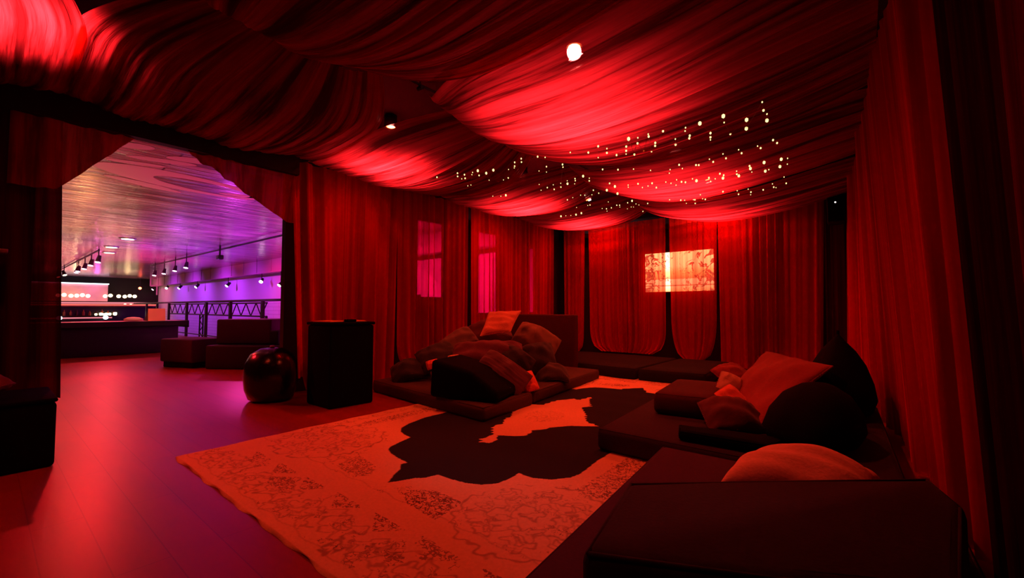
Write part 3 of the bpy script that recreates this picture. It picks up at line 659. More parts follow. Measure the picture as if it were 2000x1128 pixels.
# ------------------------------------------------------------------ right side cushions and beanbag
GR = 'cushions on the black-sided mattress'
def quad_cushion(name, cs, t, m, label, cat, group, seed=0, n=34, pinch=.05):
    c = [Vector(p) for p in cs]; ctr = sum(c, Vector()) / 4; nn = (c[2] - c[0]).cross(c[3] - c[1]).normalized()
    if nn.dot(Vector((0, 0, 1.1)) - ctr) < 0: nn = -nn
    rr = random.Random(seed); ph = [rr.uniform(0, 6.28) for _ in range(6)]
    idx = {}; V = []; Fc = []
    for sgn in (1, -1):
        for i in range(n + 1):
            for j in range(n + 1):
                u = math.sin(math.pi / 2 * (2 * i / n - 1)); v = math.sin(math.pi / 2 * (2 * j / n - 1)); ed = i in (0, n) or j in (0, n)
                if ed and sgn < 0: idx[sgn, i, j] = idx[1, i, j]; continue
                uu = u * (1 - pinch * (1 - v * v)); vv = v * (1 - pinch * (1 - u * u)); a, b = (uu + 1) / 2, (vv + 1) / 2
                p = c[0] * (1 - a) * (1 - b) + c[1] * a * (1 - b) + c[2] * a * b + c[3] * (1 - a) * b
                e = max(0, 1 - u * u) * max(0, 1 - v * v)
                h = t / 2 * e ** .42 + (.012 * math.sin(4 * u + 3 * v + ph[0]) + .008 * math.sin(9 * u * v + ph[1]) + .006 * math.sin(13 * v + 3 * u + ph[2])) * e ** .4
                idx[sgn, i, j] = len(V); V.append(tuple(p + nn * (sgn * h) - ctr))
    for sgn in (1, -1):
        for i in range(n):
            for j in range(n):
                q = [idx[sgn, i, j], idx[sgn, i + 1, j], idx[sgn, i + 1, j + 1], idx[sgn, i, j + 1]]; Fc.append(q if sgn > 0 else q[::-1])
    o = empty(name, ctr, label, cat, group); cv = link_mesh('cushion_cover', V, Fc, m, o, True)
    rim = [idx[1, i, 0] for i in range(n)] + [idx[1, n, j] for j in range(n)] + [idx[1, i, n] for i in range(n, 0, -1)] + [idx[1, 0, j] for j in range(n, 0, -1)]
    bm = bmesh.new()
    for a, b in zip(rim, rim[1:] + rim[:1]):
        if math.dist(V[a], V[b]) > 1e-4: bm_tube(bm, V[a], V[b], .007, 5)
    link_bm('piping', bm, m, cv, True); return o
quad_cushion('floor_cushion', [(-.60, 3.58, .24), (-.19, 4.40, .62), (-.775, 5.17, .64), (-.96, 4.48, .34)], .17, M['red_canvas'], 'big red square cushion leaning on the black beanbag', 'cushion', GR, 51)
quad_cushion('pillow', [(-3.928, 4.182, 0.72), (-3.647, 4.47, 0.778), (-3.717, 4.785, 1.049), (-4.031, 4.467, 1.035)], .15, M['orange_velvet'], 'bright orange pillow on the very top of the heap', 'pillow', GP, 57)
pillow('pillow', (-.92, 4.30, .36), (.26, .30, .12), 60, -30, M['pale_cotton'], 'small pale striped pillow tucked left of the big red cushion', 'pillow', GR, seed=52)
pillow('pillow', (-1.0, 4.72, .46), (.34, .26, .12), 34, 20, M['red_canvas'], 'small red pillow behind the brown-topped foam block', 'pillow', GR, seed=53)
pillow('pillow', (-.76, 3.62, .30), (.46, .34, .17), 30, -4, M['wine_chenille'], 'wine-coloured textured pillow in front of the big red cushion', 'pillow', GR, seed=54)
pillow('pillow', (-.86, 3.98, .30), (.30, .28, .13), 55, 30, M['scarlet_cotton'], 'small scarlet pillow squeezed below the big red cushion', 'pillow', GR, seed=56)
quad_cushion('pillow', [(-.56, 2.30, .235), (.02, 2.42, .235), (.06, 2.84, .235), (-.50, 2.82, .235)], .34, M['coral_plush'], 'plump coral pillow behind the large foam block', 'pillow', None, 55, pinch=.02)
def blob(name, prof, c, m, parent=None, n=36, squash=(1, 1), seed=0, amp=.03, lean=(0, 0)):
    rr = random.Random(seed); ph = [rr.uniform(0, 6.28) for _ in range(6)]
    verts = []; faces = []
    for j, (r, z) in enumerate(prof):
        for i in range(n):
            a = 2 * math.pi * i / n
            k = 1 + amp * (math.sin(3 * a + ph[0] + 2 * z) + .6 * math.sin(5 * a + ph[1] - 4 * z) + .3 * math.sin(9 * a + ph[2] + 7 * z))
            verts.append((c[0] + squash[0] * r * k * math.cos(a) + lean[0] * z, c[1] + squash[1] * r * k * math.sin(a) + lean[1] * z, c[2] + z))
    for j in range(len(prof) - 1):
        for i in range(n): faces.append((j * n + i, j * n + (i + 1) % n, (j + 1) * n + (i + 1) % n, (j + 1) * n + i))
    faces.append(tuple(range(n))[::-1]); faces.append(tuple((len(prof) - 1) * n + i for i in range(n)))
    return link_mesh(name, verts, faces, m, parent, True)
# tall pointed black beanbag
t = empty('beanbag', (-.17, 4.80, .185), 'tall pointed black beanbag against the long red curtain', 'beanbag')
blob('body', [(.30, 0), (.44, .03), (.50, .12), (.47, .25), (.38, .40), (.25, .52), (.12, .60), (.04, .655), (.012, .67)], (0, 0, 0), M['foam_black'], t, squash=(.52, 1.0), seed=4, amp=.02, lean=(.0, .25))
bm = bmesh.new(); bm_tube(bm, (.0, .165, .665), (.0, .18, .70), .012, 8); link_bm('carry_loop', bm, M['foam_black'], t)
t = empty('beanbag', (-.29, 3.66, .185), 'low black beanbag slumped between red cushion and long curtain', 'beanbag')
blob('body', [(.25, 0), (.36, .03), (.40, .10), (.37, .20), (.28, .30), (.15, .36), (.04, .38)], (0, 0, 0), M['foam_black'], t, squash=(.72, 1.25), seed=9, amp=.03, lean=(.1, .25))

# glossy pouf half behind the archway curtain
t = empty('pouf', (-5.60, 2.22, 0), 'glossy black leather pouf half behind the archway curtain', 'pouf')
blob('body', [(.18, 0), (.25, .03), (.29, .14), (.305, .30), (.29, .44), (.23, .55), (.13, .61), (.03, .62)], (.1, 0, 0), M['leather'], t, seed=2, amp=.015, squash=(1, .95))
bm = bmesh.new(); bm_lathe(bm, [(.02, .62), (.03, .63), (.02, .645), (.004, .648)], (.1, 0, 0), 14); link_bm('button', bm, M['metal_grey'], t, True)

# pedestal
t = empty('pedestal', (-4.72, 2.64, 0), 'tall black upholstered pedestal box in front of the red curtain', 'pedestal')
slab('body', [(-.26, -.25), (.26, -.25), (.29, .27), (-.24, .27)], 0, .90, M['foam_black'], t, .025, 3)
slab('top_panel', [(-.27, -.26), (.27, -.26), (.30, .28), (-.25, .28)], .902, .935, M['foam_black'], t, .012, 2)
for q, (x, y, a, lab) in enumerate([(-4.74, 2.52, 12, 'thin red card folder lying on the pedestal nearest the archway'), (-4.66, 2.78, -8, 'thin red card folder lying on the pedestal nearest the window curtain')]):
    f = empty('card_folder', (x, y, .936), lab, 'folder', 'card folders on the pedestal', R(a))
    box('cover', -.14, .14, -.10, .10, 0, .004, M['paper'], f); box('sheet', -.13, .13, -.09, .09, .0045, .012, M['paper_orange'], f)
bx = slab('pouch', [(-4.60, 2.62), (-4.50, 2.62), (-4.49, 2.72), (-4.60, 2.72)], .936, .965, M['foam_black'], None, .01, 2)
tag(bx, 'small black pouch on top of the pedestal edge', 'pouch')

# dark box and things on it at the left edge
t = empty('storage_box', (-4.72, .12, 0), 'black padded box on the floor at the archway curtain', 'box')
slab('body', rect(-.34, .34, -.30, .24), 0, .44, M['foam_black'], t, .025, 3)
slab('lid', rect(-.345, .345, -.305, .245), .442, .47, M['foam_black'], t, .012, 2)
pillow('pillow', (-4.58, -.02, .60), (.30, .26, .15), 8, 5, M['wine_chenille'], 'dim red pillow lying on the black box by the archway', seed=77)
t = empty('wall_shelf', (-5.20, -.02, 1.52), 'faint grey shelf bracket on the dark curtain beside the archway', 'shelf')
box('board', -.1, .1, -.3, .14, 0, .03, M['metal_grey'], t, .004); box('bracket', -.16, -.12, -.1, -.06, -.12, 0, M['metal_grey'], t)

# ------------------------------------------------------------------ screen behind the far curtains
def screen_mat():
    m = bpy.data.materials.new('glowing_picture'); m.use_nodes = True; n = m.node_tree.nodes; l = m.node_tree.links
    n.remove(n['Principled BSDF']); e = n.new('ShaderNodeEmission')
    tc = n.new('ShaderNodeTexCoord'); sx = n.new('ShaderNodeSeparateXYZ'); l.new(tc.outputs['Object'], sx.inputs[0])
    mr = n.new('ShaderNodeMapRange'); mr.inputs[1].default_value = -.39; mr.inputs[2].default_value = .39; l.new(sx.outputs['Z'], mr.inputs[0])
    rp = n.new('ShaderNodeValToRGB'); cr = rp.color_ramp; cr.elements[0].position = 0; cr.elements[0].color = (.9, .30, .12, 1)
    cr.elements[1].position = 1; cr.elements[1].color = (1, .78, .42, 1)
    for p, c in [(.12, (1, .45, .25, 1)), (.14, (.35, .08, .04, 1)), (.17, (.95, .42, .25, 1)), (.30, (.95, .5, .3, 1)), (.32, (.7, .2, .08, 1)), (.5, (.95, .4, .15, 1)), (.65, (1, .65, .35, 1))]:
        k = cr.elements.new(p); k.color = c
    l.new(mr.outputs[0], rp.inputs[0])
    nz = n.new('ShaderNodeTexNoise'); nz.inputs['Scale'].default_value = 4.5; nz.inputs['Detail'].default_value = 3; nz.inputs['Distortion'].default_value = 1.2
    l.new(tc.outputs['Object'], nz.inputs['Vector'])
    s = n.new('ShaderNodeMath'); s.operation = 'SUBTRACT'; l.new(nz.outputs['Fac'], s.inputs[0]); s.inputs[1].default_value = .5
    a = n.new('ShaderNodeMath'); a.operation = 'ABSOLUTE'; l.new(s.outputs[0], a.inputs[0])
    g = n.new('ShaderNodeMath'); g.operation = 'LESS_THAN'; l.new(a.outputs[0], g.inputs[0])
    # branches grow thicker away from the bright middle of the picture
    ax = n.new('ShaderNodeMath'); ax.operation = 'ABSOLUTE'; l.new(sx.outputs['X'], ax.inputs[0])
    th = n.new('ShaderNodeMath'); th.operation = 'MULTIPLY'; l.new(ax.outputs[0], th.inputs[0]); th.inputs[1].default_value = .075; l.new(th.outputs[0], g.inputs[1])
    mx = n.new('ShaderNodeMix'); mx.data_type = 'RGBA'; mx.inputs[7].default_value = (.35, .08, .05, 1)
    l.new(g.outputs[0], mx.inputs[0]); l.new(rp.outputs[0], mx.inputs[6]); l.new(mx.outputs[2], e.inputs[0]); e.inputs[1].default_value = 3.4
    l.new(e.outputs[0], n['Material Output'].inputs[0]); return m
t = empty('wall_screen', (-2.83, 8.80, 1.82), 'bright picture screen glowing through the far red curtains', 'screen')
bm = bmesh.new()
for q in [(-.70, .70, -.02, .06, -.43, -.40), (-.70, .70, -.02, .06, .40, .43), (-.70, -.675, -.02, .06, -.40, .40), (.675, .70, -.02, .06, -.40, .40)]: bm_box(bm, *q)
link_bm('bezel', bm, M['black'], t); box('back_shell', -.675, .675, .02, .06, -.40, .40, M['black'], t)
box('picture', -.675, .675, 0, .018, -.40, .40, screen_mat(), t)

# speaker in the far right corner
t = empty('wall_speaker', (-.26, 8.36, 2.40), 'black speaker hanging in the far right corner under the drapes', 'speaker')
slab('cabinet', rect(-.11, .11, -.10, .10), 0, .58, M['black'], t, .02, 2)
bm = bmesh.new(); bm_box(bm, -.095, .095, -.115, -.105, .03, .55); link_bm('grille', bm, M['foam_black'], t)
tube('status_light', (.0, -.12, .32), (0, -.112, .32), .012, emis('status_led', (1, .95, .9), 2), t)
tube('bracket', (0, .05, .58), (0, .05, .75), .015, M['metal_dark'], t)

# ------------------------------------------------------------------ fairy lights
BULBS = [('fairy light string highest over the dark curtain side, just past the big lamp', [[(-2.22, 3.67, 2.651, 0), (-2.05, 3.73, 2.628, 1), (-1.9, 3.65, 2.631, 1), (-2.01, 3.86, 2.605, 0), (-1.84, 3.71, 2.612, 0), (-1.87, 3.77, 2.595, 1), (-1.84, 3.92, 2.608, 1), (-1.68, 3.79, 2.617, 1), (-1.69, 3.81, 2.585, 1), (-1.74, 3.92, 2.596, 0), (-1.59, 3.64, 2.622, 2), (-1.66, 3.93, 2.576, 1), (-1.52, 3.68, 2.627, 0), (-1.54, 3.72, 2.593, 1), (-1.59, 3.99, 2.614, 0), (-1.42, 3.67, 2.631, 0), (-1.42, 3.68, 2.613, 1), (-1.51, 3.98, 2.584, 0), (-1.41, 3.81, 2.593, 1), (-1.43, 3.86, 2.586, 1), (-1.31, 3.73, 2.649, 1), (-1.25, 3.87, 2.607, 0), (-1.3, 4.03, 2.615, 1), (-1.13, 3.77, 2.645, 0), (-1.14, 3.79, 2.625, 0), (-1.14, 3.92, 2.625, 1), (-1.15, 3.94, 2.61, 1), (-1.01, 3.76, 2.646, 2), (-0.98, 3.97, 2.623, 1), (-1.04, 4.21, 2.676, 1), (-1.09, 4.41, 2.726, 0), (-0.83, 3.77, 2.661, 2), (-0.86, 3.93, 2.671, 0), (-0.93, 4.49, 2.768, 1), (-0.72, 4.1, 2.713, 2), (-0.78, 4.42, 2.757, 2), (-0.56, 3.83, 2.718, 0), (-0.57, 3.95, 2.698, 1), (-0.57, 4.12, 2.728, 0), (-0.61, 4.4, 2.78, 2)]]),
('fairy light string on the pink-lit drape of the dark curtain side', [[(-2.4, 4.72, 2.78, 1), (-2.19, 4.7, 2.729, 1), (-2.01, 4.73, 2.707, 0), (-1.84, 4.81, 2.677, 0), (-1.69, 5.0, 2.662, 0), (-1.65, 4.91, 2.673, 0), (-1.52, 4.82, 2.677, 1), (-1.52, 4.93, 2.664, 0), (-1.37, 4.92, 2.669, 1), (-1.36, 4.99, 2.685, 1), (-1.22, 4.88, 2.691, 0), (-1.2, 4.95, 2.676, 1), (-1.09, 4.9, 2.724, 0), (-1.09, 5.03, 2.713, 1), (-0.94, 4.9, 2.734, 0), (-0.93, 4.99, 2.721, 1), (-0.77, 4.92, 2.738, 0), (-0.76, 5.03, 2.747, 1), (-0.63, 4.89, 2.756, 1), (-0.61, 5.0, 2.755, 1)]]),
('brightest fairy light string across the middle of the dark curtain side', [[(-2.25, 5.12, 2.649, 0), (-2.27, 5.17, 2.638, 0), (-2.12, 5.12, 2.642, 1), (-2.08, 5.16, 2.597, 0), (-2.0, 5.14, 2.597, 0), (-1.93, 5.09, 2.607, 1), (-1.93, 5.23, 2.585, 1), (-1.77, 5.11, 2.597, 0), (-1.73, 5.17, 2.588, 0), (-1.69, 5.23, 2.573, 0), (-1.64, 5.1, 2.597, 0), (-1.6, 5.15, 2.577, 1), (-1.58, 5.23, 2.587, 1), (-1.47, 5.13, 2.583, 0), (-1.46, 5.25, 2.587, 2), (-1.32, 5.24, 2.593, 1), (-1.36, 5.47, 2.613, 0), (-1.3, 5.44, 2.624, 0), (-1.2, 5.23, 2.614, 1), (-1.19, 5.36, 2.626, 1), (-1.22, 5.46, 2.622, 2), (-1.08, 5.5, 2.651, 1), (-1.04, 5.29, 2.626, 0), (-1.09, 5.66, 2.672, 2), (-0.9, 5.23, 2.64, 1), (-0.93, 5.45, 2.674, 2), (-0.94, 5.59, 2.671, 0), (-0.77, 5.29, 2.667, 2), (-0.83, 5.77, 2.704, 2), (-0.78, 5.67, 2.686, 0), (-0.67, 5.67, 2.699, 2), (-0.63, 5.45, 2.715, 2), (-0.58, 5.53, 2.736, 0), (-0.61, 5.78, 2.744, 0)]]),
('fairy light string nearest the far wall on the dark curtain side', [[(-2.02, 5.97, 2.591, 0), (-1.9, 6.07, 2.586, 1), (-1.85, 6.08, 2.579, 0), (-2.0, 6.65, 2.667, 0), (-1.74, 6.1, 2.573, 0), (-1.75, 6.2, 2.593, 1), (-1.87, 6.64, 2.645, 1), (-1.62, 5.99, 2.6, 0), (-1.65, 6.21, 2.594, 0), (-1.65, 6.34, 2.611, 1), (-1.34, 5.98, 2.591, 1), (-1.2, 6.11, 2.607, 0), (-1.28, 6.6, 2.675, 1), (-1.11, 6.32, 2.657, 0), (-1.18, 6.89, 2.712, 0), (-1.14, 6.68, 2.698, 1), (-0.99, 6.67, 2.702, 1), (-0.87, 6.6, 2.746, 0), (-0.88, 6.78, 2.744, 1), (-0.87, 6.91, 2.764, 0), (-0.69, 6.18, 2.704, 0), (-0.73, 6.74, 2.76, 1)]]),
('fairy light string on the window side closest to the archway', [[(-4.12, 3.58, 2.744, 1), (-3.8, 3.63, 2.744, 1), (-3.85, 3.68, 2.727, 1), (-3.89, 3.79, 2.729, 0), (-3.75, 3.7, 2.733, 1), (-3.85, 3.81, 2.733, 1), (-4.18, 4.19, 2.78, 0), (-4.13, 4.2, 2.785, 0), (-3.65, 3.74, 2.751, 0), (-3.72, 3.8, 2.752, 0), (-3.6, 3.78, 2.772, 2), (-3.73, 3.94, 2.778, 1), (-3.68, 4.02, 2.816, 2), (-3.81, 4.22, 2.798, 0), (-3.55, 4.01, 2.827, 2), (-3.78, 4.48, 2.856, 0), (-3.5, 4.25, 2.886, 0), (-3.71, 4.5, 2.875, 1), (-3.31, 4.14, 2.909, 1), (-3.43, 4.29, 2.926, 1), (-3.46, 4.32, 2.916, 0), (-3.26, 4.21, 2.964, 1), (-3.31, 4.28, 2.95, 1), (-2.65, 3.71, 2.715, 1), (-2.56, 3.72, 2.69, 0)]]),
('fairy light string on the window side ending at the first ridge gather', [[(-4.32, 4.87, 2.796, 0), (-4.21, 4.93, 2.789, 0), (-4.12, 4.94, 2.792, 2), (-3.42, 4.82, 2.992, 0), (-3.56, 5.02, 2.873, 0), (-3.59, 5.11, 2.814, 0), (-3.33, 4.87, 3.047, 1), (-3.35, 4.9, 2.983, 0), (-3.5, 5.14, 2.843, 1), (-3.41, 5.16, 2.872, 0), (-3.44, 5.23, 2.826, 1), (-3.32, 5.22, 2.891, 0), (-3.35, 5.27, 2.853, 1), (-2.57, 4.08, 2.71, 1), (-3.15, 5.01, 3.039, 1), (-3.23, 5.25, 2.918, 0), (-3.25, 5.29, 2.888, 2), (-3.19, 5.39, 2.898, 0), (-3.13, 5.3, 2.942, 1), (-3.15, 5.34, 2.927, 1), (-2.84, 5.02, 2.854, 2), (-2.78, 5.08, 2.83, 0), (-2.83, 5.17, 2.824, 1)]]),
('fairy light string on the window side ending at the second ridge gather', [[(-3.58, 5.82, 2.809, 1), (-3.48, 5.82, 2.828, 0), (-3.7, 6.31, 2.793, 0), (-3.35, 5.84, 2.85, 0), (-3.31, 5.9, 2.855, 0), (-3.68, 6.66, 2.888, 0), (-3.64, 6.67, 2.894, 1), (-3.26, 6.04, 2.883, 0), (-3.16, 5.9, 2.908, 1), (-3.23, 6.21, 2.938, 1), (-2.66, 5.35, 2.704, 2), (-3.39, 6.87, 2.948, 0), (-2.51, 5.13, 2.721, 1), (-2.45, 5.16, 2.676, 2), (-2.56, 5.47, 2.665, 2)]]),
('fairy light string on the window side nearest the far wall', [[(-4.26, 6.7, 2.782, 2), (-4.16, 6.71, 2.78, 0), (-4.06, 6.72, 2.773, 0), (-3.97, 6.75, 2.781, 2), (-3.86, 6.75, 2.794, 2), (-3.55, 6.95, 2.868, 0), (-3.49, 7.0, 2.863, 1), (-3.5, 7.04, 2.831, 0), (-3.41, 7.03, 2.875, 1), (-3.32, 7.06, 2.913, 1), (-3.28, 7.09, 2.914, 1), (-3.29, 7.12, 2.888, 0), (-3.25, 7.35, 2.892, 0), (-3.16, 7.16, 2.952, 1), (-3.16, 7.31, 2.905, 0), (-3.0, 6.98, 2.926, 2), (-3.15, 7.39, 2.917, 0), (-2.96, 7.05, 2.88, 0), (-2.9, 7.03, 2.85, 0), (-3.0, 7.45, 2.827, 1), (-2.66, 6.81, 2.797, 1)]])]
def icos():
    bm = bmesh.new(); bmesh.ops.create_icosphere(bm, subdivisions=1, radius=1); me = bpy.data.meshes.new('bulb'); bm.to_mesh(me); bm.free()
    me.materials.append(M['bulb']); me.shade_smooth(); return me
bulb_me = icos()
for lab, rows in BULBS:
    pts = [p for row in rows for p in row]
    c = pts[0]
    t = empty('fairy_light_string', (c[0], c[1], c[2]), lab, 'string lights', 'fairy light strings under the ceiling drapes')
    bm = bmesh.new()
    for row in rows:
        for a, b in zip(row, row[1:]):
            if math.dist(a[:3], b[:3]) < 1.6:
                bm_tube(bm, [a[k] - c[k] for k in range(3)], [b[k] - c[k] for k in range(3)], .0016, 4)
    link_bm('wire', bm, M['wire'], t)
    for p in pts:
        o = bpy.data.objects.new('bulb', bulb_me); COL.objects.link(o); o.parent = t
        o.location = (p[0] - c[0], p[1] - c[1], p[2] - c[2]); r = (.006, .009, .0145)[p[3]] ; o.scale = (r, r, r * 1.35)

# ------------------------------------------------------------------ the club beyond the archway
def spotlight(loc, aim, lens, label, group, sc=1.0, stem=.25, top=3.1):
    t = empty('track_spotlight', loc, label, 'spotlight', group)
    sc = sc * .62; a = Vector(aim).normalized() * .16 * sc
    tube('stem', (0, 0, .05), (0, 0, top - loc[2]), .02 * sc, M['metal_dark'], t, 6)
    hs = tube('housing', tuple(-a * .9), tuple(a * .7), .055 * sc, M['metal_dark'], t, 12, .085 * sc)
    tube('lens', tuple(a * .69), tuple(a * .78), .078 * sc, lens, hs, 12)
    return t
dn = (.15, -.2, -1)
GA = 'spotlights on the ceiling track over the bar'
for i, (x, y, z) in enumerate([(-31.9, 2.44, 2.75), (-29.8, 2.48, 2.75), (-28.0, 2.74, 2.8), (-26.1, 2.60, 2.75), (-24.3, 2.60, 2.75), (-22.1, 2.53, 2.75), (-20.3, 2.50, 2.75)]):
    spotlight((x, y, z), (.4, .3, -1) if i < 2 else dn, M['lens_pink'] if i > 1 else M['lens_warm'],
              'small track spotlight over the bar, %s of the row of seven' % ['first and farthest', 'second farthest', 'third farthest', 'middle one', 'third nearest', 'second nearest', 'nearest and largest looking'][i], GA, 1.5, .22)
GB = 'spotlights on the ceiling track over the railing'
for i, (x, y, z) in enumerate([(-24.5, 4.86, 2.62), (-23.4, 4.96, 2.65), (-21.3, 4.86, 2.65), (-19.25, 4.72, 2.65)]):
    spotlight((x, y, z), dn, M['lens_pink'], 'track spotlight over the railing, %s of the row of four' % ['farthest', 'second farthest', 'second nearest', 'nearest'][i], GB, 1.4, .3)
GC = 'spotlights under the pink fascia'
for i, (x, z) in enumerate([(-38.5, 2.42), (-35.1, 2.40), (-32.2, 2.33), (-28.9, 2.30), (-24.1, 2.22), (-20.1, 2.26), (-18.2, 2.06)]):
    spotlight((x, 7.62, z), (.6, -.5, -.5) if i in (1, 5) else (.1, -.6, -.6), M['lens_white'],
              'white spotlight under the pink fascia, %s' % ['farthest, beside the dark end wall', 'second from the dark end wall', 'third from the dark end wall', 'the brightest in the middle', 'alone over the violet part', 'second nearest, tilted sideways', 'nearest, hanging lowest by the curtain'][i], GC, 1.5, .25, 2.575)
spotlight((-38.6, 6.9, 2.45), (1, -.3, -.3), M['lens_red'], 'red glowing spotlight on the dark end wall', None, 1.8, .2)
t = empty('ceiling_camera', (-16.0, 4.8, 2.72), 'dark camera hanging from the club ceiling over the railing', 'camera')
tube('stem', (0, 0, .05), (0, 0, .38), .025, M['metal_dark'], t); slab('body', rect(-.14, .14, -.07, .07), -.08, .06, M['metal_dark'], t, .02, 2); tube('lens', (.14, 0, 0), (.2, 0, -.01), .04, M['black'], t)
for i, (x, y) in enumerate([(-16.44, 2.62), (-19.1, 2.65), (-21.1, 2.87)]):
    t = empty('downlight', (x, y, 3.1), 'round downlight set in the glossy club ceiling, %s' % ['the nearest and brightest', 'the middle amber one', 'the farthest amber one'][i], 'downlight', 'downlights of the club ceiling')
    bm = bmesh.new(); bm_lathe(bm, [(.16, -.03), (.19, -.02), (.19, 0)], n=20); link_bm('rim', bm, M['metal_grey'], t, True)
    bm = bmesh.new(); bm_lathe(bm, [(.14, -.036), (.14, -.031)], n=20); link_bm('lens', bm, M['lens_pink'] if i == 0 else M['lens_warm'], t)
for nm, a, b, lab in [('light_track', (-35.8, 2.55, 3.03), (-19.9, 2.45, 3.03), 'ceiling light track running above the bar'), ('light_track', (-25.5, 4.9, 3.03), (-9.0, 5.05, 3.03), 'ceiling light track running above the railing')]:
    o = tube(nm, a, b, .03, M['metal_dark'], None, 6); tag(o, lab, 'light track')
# pale painted shapes on the club ceiling
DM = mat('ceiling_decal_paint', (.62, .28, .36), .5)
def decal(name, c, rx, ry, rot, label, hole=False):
    bm = bmesh.new(); n = 28
    def rg(k, z): return [bm.verts.new((k * rx * math.cos(2 * math.pi * i / n), k * ry * math.sin(2 * math.pi * i / n), z)) for i in range(n)]
    A = rg(1, 0); B = rg(1, -.002)
    if hole:
        A2 = [bm.verts.new((.62 * rx * math.cos(2 * math.pi * i / n) + .22 * rx, .62 * ry * math.sin(2 * math.pi * i / n), 0)) for i in range(n)]
        B2 = [bm.verts.new((v.co.x, v.co.y, -.002)) for v in A2]
        for i in range(n):
            j = (i + 1) % n; bm.faces.new([B[i], B[j], B2[j], B2[i]]); bm.faces.new([A[i], A[j], B[j], B[i]]); bm.faces.new([A2[i], A2[j], B2[j], B2[i]])
    else:
        bm.faces.new(B)
        for i in range(n): bm.faces.new([A[i], A[(i + 1) % n], B[(i + 1) % n], B[i]])
    o = link_bm(name, bm, DM); o.location = (*c, 3.099); o.rotation_euler = (0, 0, R(rot)); tag(o, label, 'ceiling decal', 'painted shapes on the club ceiling')
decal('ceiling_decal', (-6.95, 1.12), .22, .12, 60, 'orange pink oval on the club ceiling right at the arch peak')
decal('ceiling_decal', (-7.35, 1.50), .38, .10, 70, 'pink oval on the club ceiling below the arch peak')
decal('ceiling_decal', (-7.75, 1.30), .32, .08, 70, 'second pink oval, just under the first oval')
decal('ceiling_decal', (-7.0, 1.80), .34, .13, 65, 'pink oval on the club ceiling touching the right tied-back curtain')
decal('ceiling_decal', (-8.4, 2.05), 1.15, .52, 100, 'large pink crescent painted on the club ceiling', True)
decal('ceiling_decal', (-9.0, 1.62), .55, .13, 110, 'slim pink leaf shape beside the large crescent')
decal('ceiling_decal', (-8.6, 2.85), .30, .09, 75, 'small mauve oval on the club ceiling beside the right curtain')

# railing
t = empty('guard_railing', (-20, 5.0, 0), 'dark metal guard railing at the edge of the club floor', 'railing')
tube('handrail', (-9.2, 0, 1.30), (13.8, 0, 1.30), .035, M['metal_dark'], t)
tube('lower_rail', (-9.2, 0, .12), (13.8, 0, .12), .02, M['metal_dark'], t)
for x in (-26.5, -24.57, -22.65, -20.15, -17.88, -15.56, -13.08, -10.6, -8.2):
    box('post', x + 20 - .06, x + 20 + .06, -.035, .035, 0, 1.29, M['metal_dark'], t)
# lattice truss gate behind the railing
def lattice(bm, p0, p1, up, w, n, r=.018):
    p0 = Vector(p0); p1 = Vector(p1); up = Vector(up)
    bm_tube(bm, p0, p1, r * 1.6, 6); bm_tube(bm, p0 + up * w, p1 + up * w, r * 1.6, 6)
    for i in range(n):
        a = p0.lerp(p1, i / n); b = p0.lerp(p1, (i + 1) / n)
        if i % 2: bm_tube(bm, a, b + up * w, r, 5)
        else: bm_tube(bm, a + up * w, b, r, 5)
t = empty('lattice_truss', (-19, 5.55, -1.9), 'lattice truss frame standing behind the railing', 'truss')
bm = bmesh.new(); lattice(bm, (-6.0, 0, 2.72), (4.8, 0, 2.72), (0, 0, 1), .42, 26); link_bm('crossbeam', bm, M['metal_dark'], t)
for x in (-1.6, 4.4):
    bm = bmesh.new(); lattice(bm, (x, 0, 0), (x, 0, 2.72), (1, 0, 0), .4, 12); link_bm('upright', bm, M['metal_dark'], t)
bm = bmesh.new(); bm_box(bm, -6.1, 4.9, -.2, .2, -1.3, 0); link_bm('plinth', bm, M['counter'], t)

# low black counter
t = empty('black_counter', (-13.75, 1.9, 0), 'low black counter in front of the railing, seen through the archway', 'counter')
box('body', -.35, .42, -2.4, 1.25, 0, .70, M['counter'], t, .02); box('worktop', -.42, .52, -2.5, 1.40, .70, .77, M['counter_top'], t, .015)
box('edge_band', .521, .54, -2.5, 1.42, .66, .772, M['counter'], t); box('end_panel', -.42, .52, 1.401, 1.44, .60, .772, M['counter'], t)
t = empty('menu_stand', (-13.62, 2.72, .772), 'orange menu card on a tilted stand at the end of the counter', 'menu stand', None, R(25))
bm = bmesh.new(); v = [bm.verts.new(p) for p in [(.10, -.20, 0), (.10, .20, 0), (-.05, .30, .30), (-.05, -.10, .30), (.08, -.20, 0), (.08, .20, 0), (-.07, .30, .30), (-.07, -.10, .30)]]
for q in [(0, 1, 2, 3), (7, 6, 5, 4), (0, 4, 5, 1), (1, 5, 6, 2), (2, 6, 7, 3), (3, 7, 4, 0)]: bm.faces.new([v[k] for k in q])
link_bm('card', bm, M['paper_orange'], t)
bm = bmesh.new(); v = [bm.verts.new(p) for p in [(.07, .22, 0), (-.28, .34, 0), (-.08, .30, .28), (.07, -.18, 0), (-.28, -.04, 0), (-.08, -.08, .28)]]
for q in [(0, 1, 2), (5, 4, 3), (0, 3, 4, 1), (1, 4, 5, 2), (2, 5, 3, 0)]: bm.faces.new([v[k] for k in q])
link_bm('support', bm, M['black'], t)
o = blob('napkin_heap', [(.05, 0), (.14, .01), (.15, .05), (.09, .09), (.02, .10)], (-13.5, 2.30, .772), M['paper'], None, 20, seed=5, amp=.12, squash=(.7, 1.2)); tag(o, 'crumpled pink napkins beside the menu stand', 'napkins')

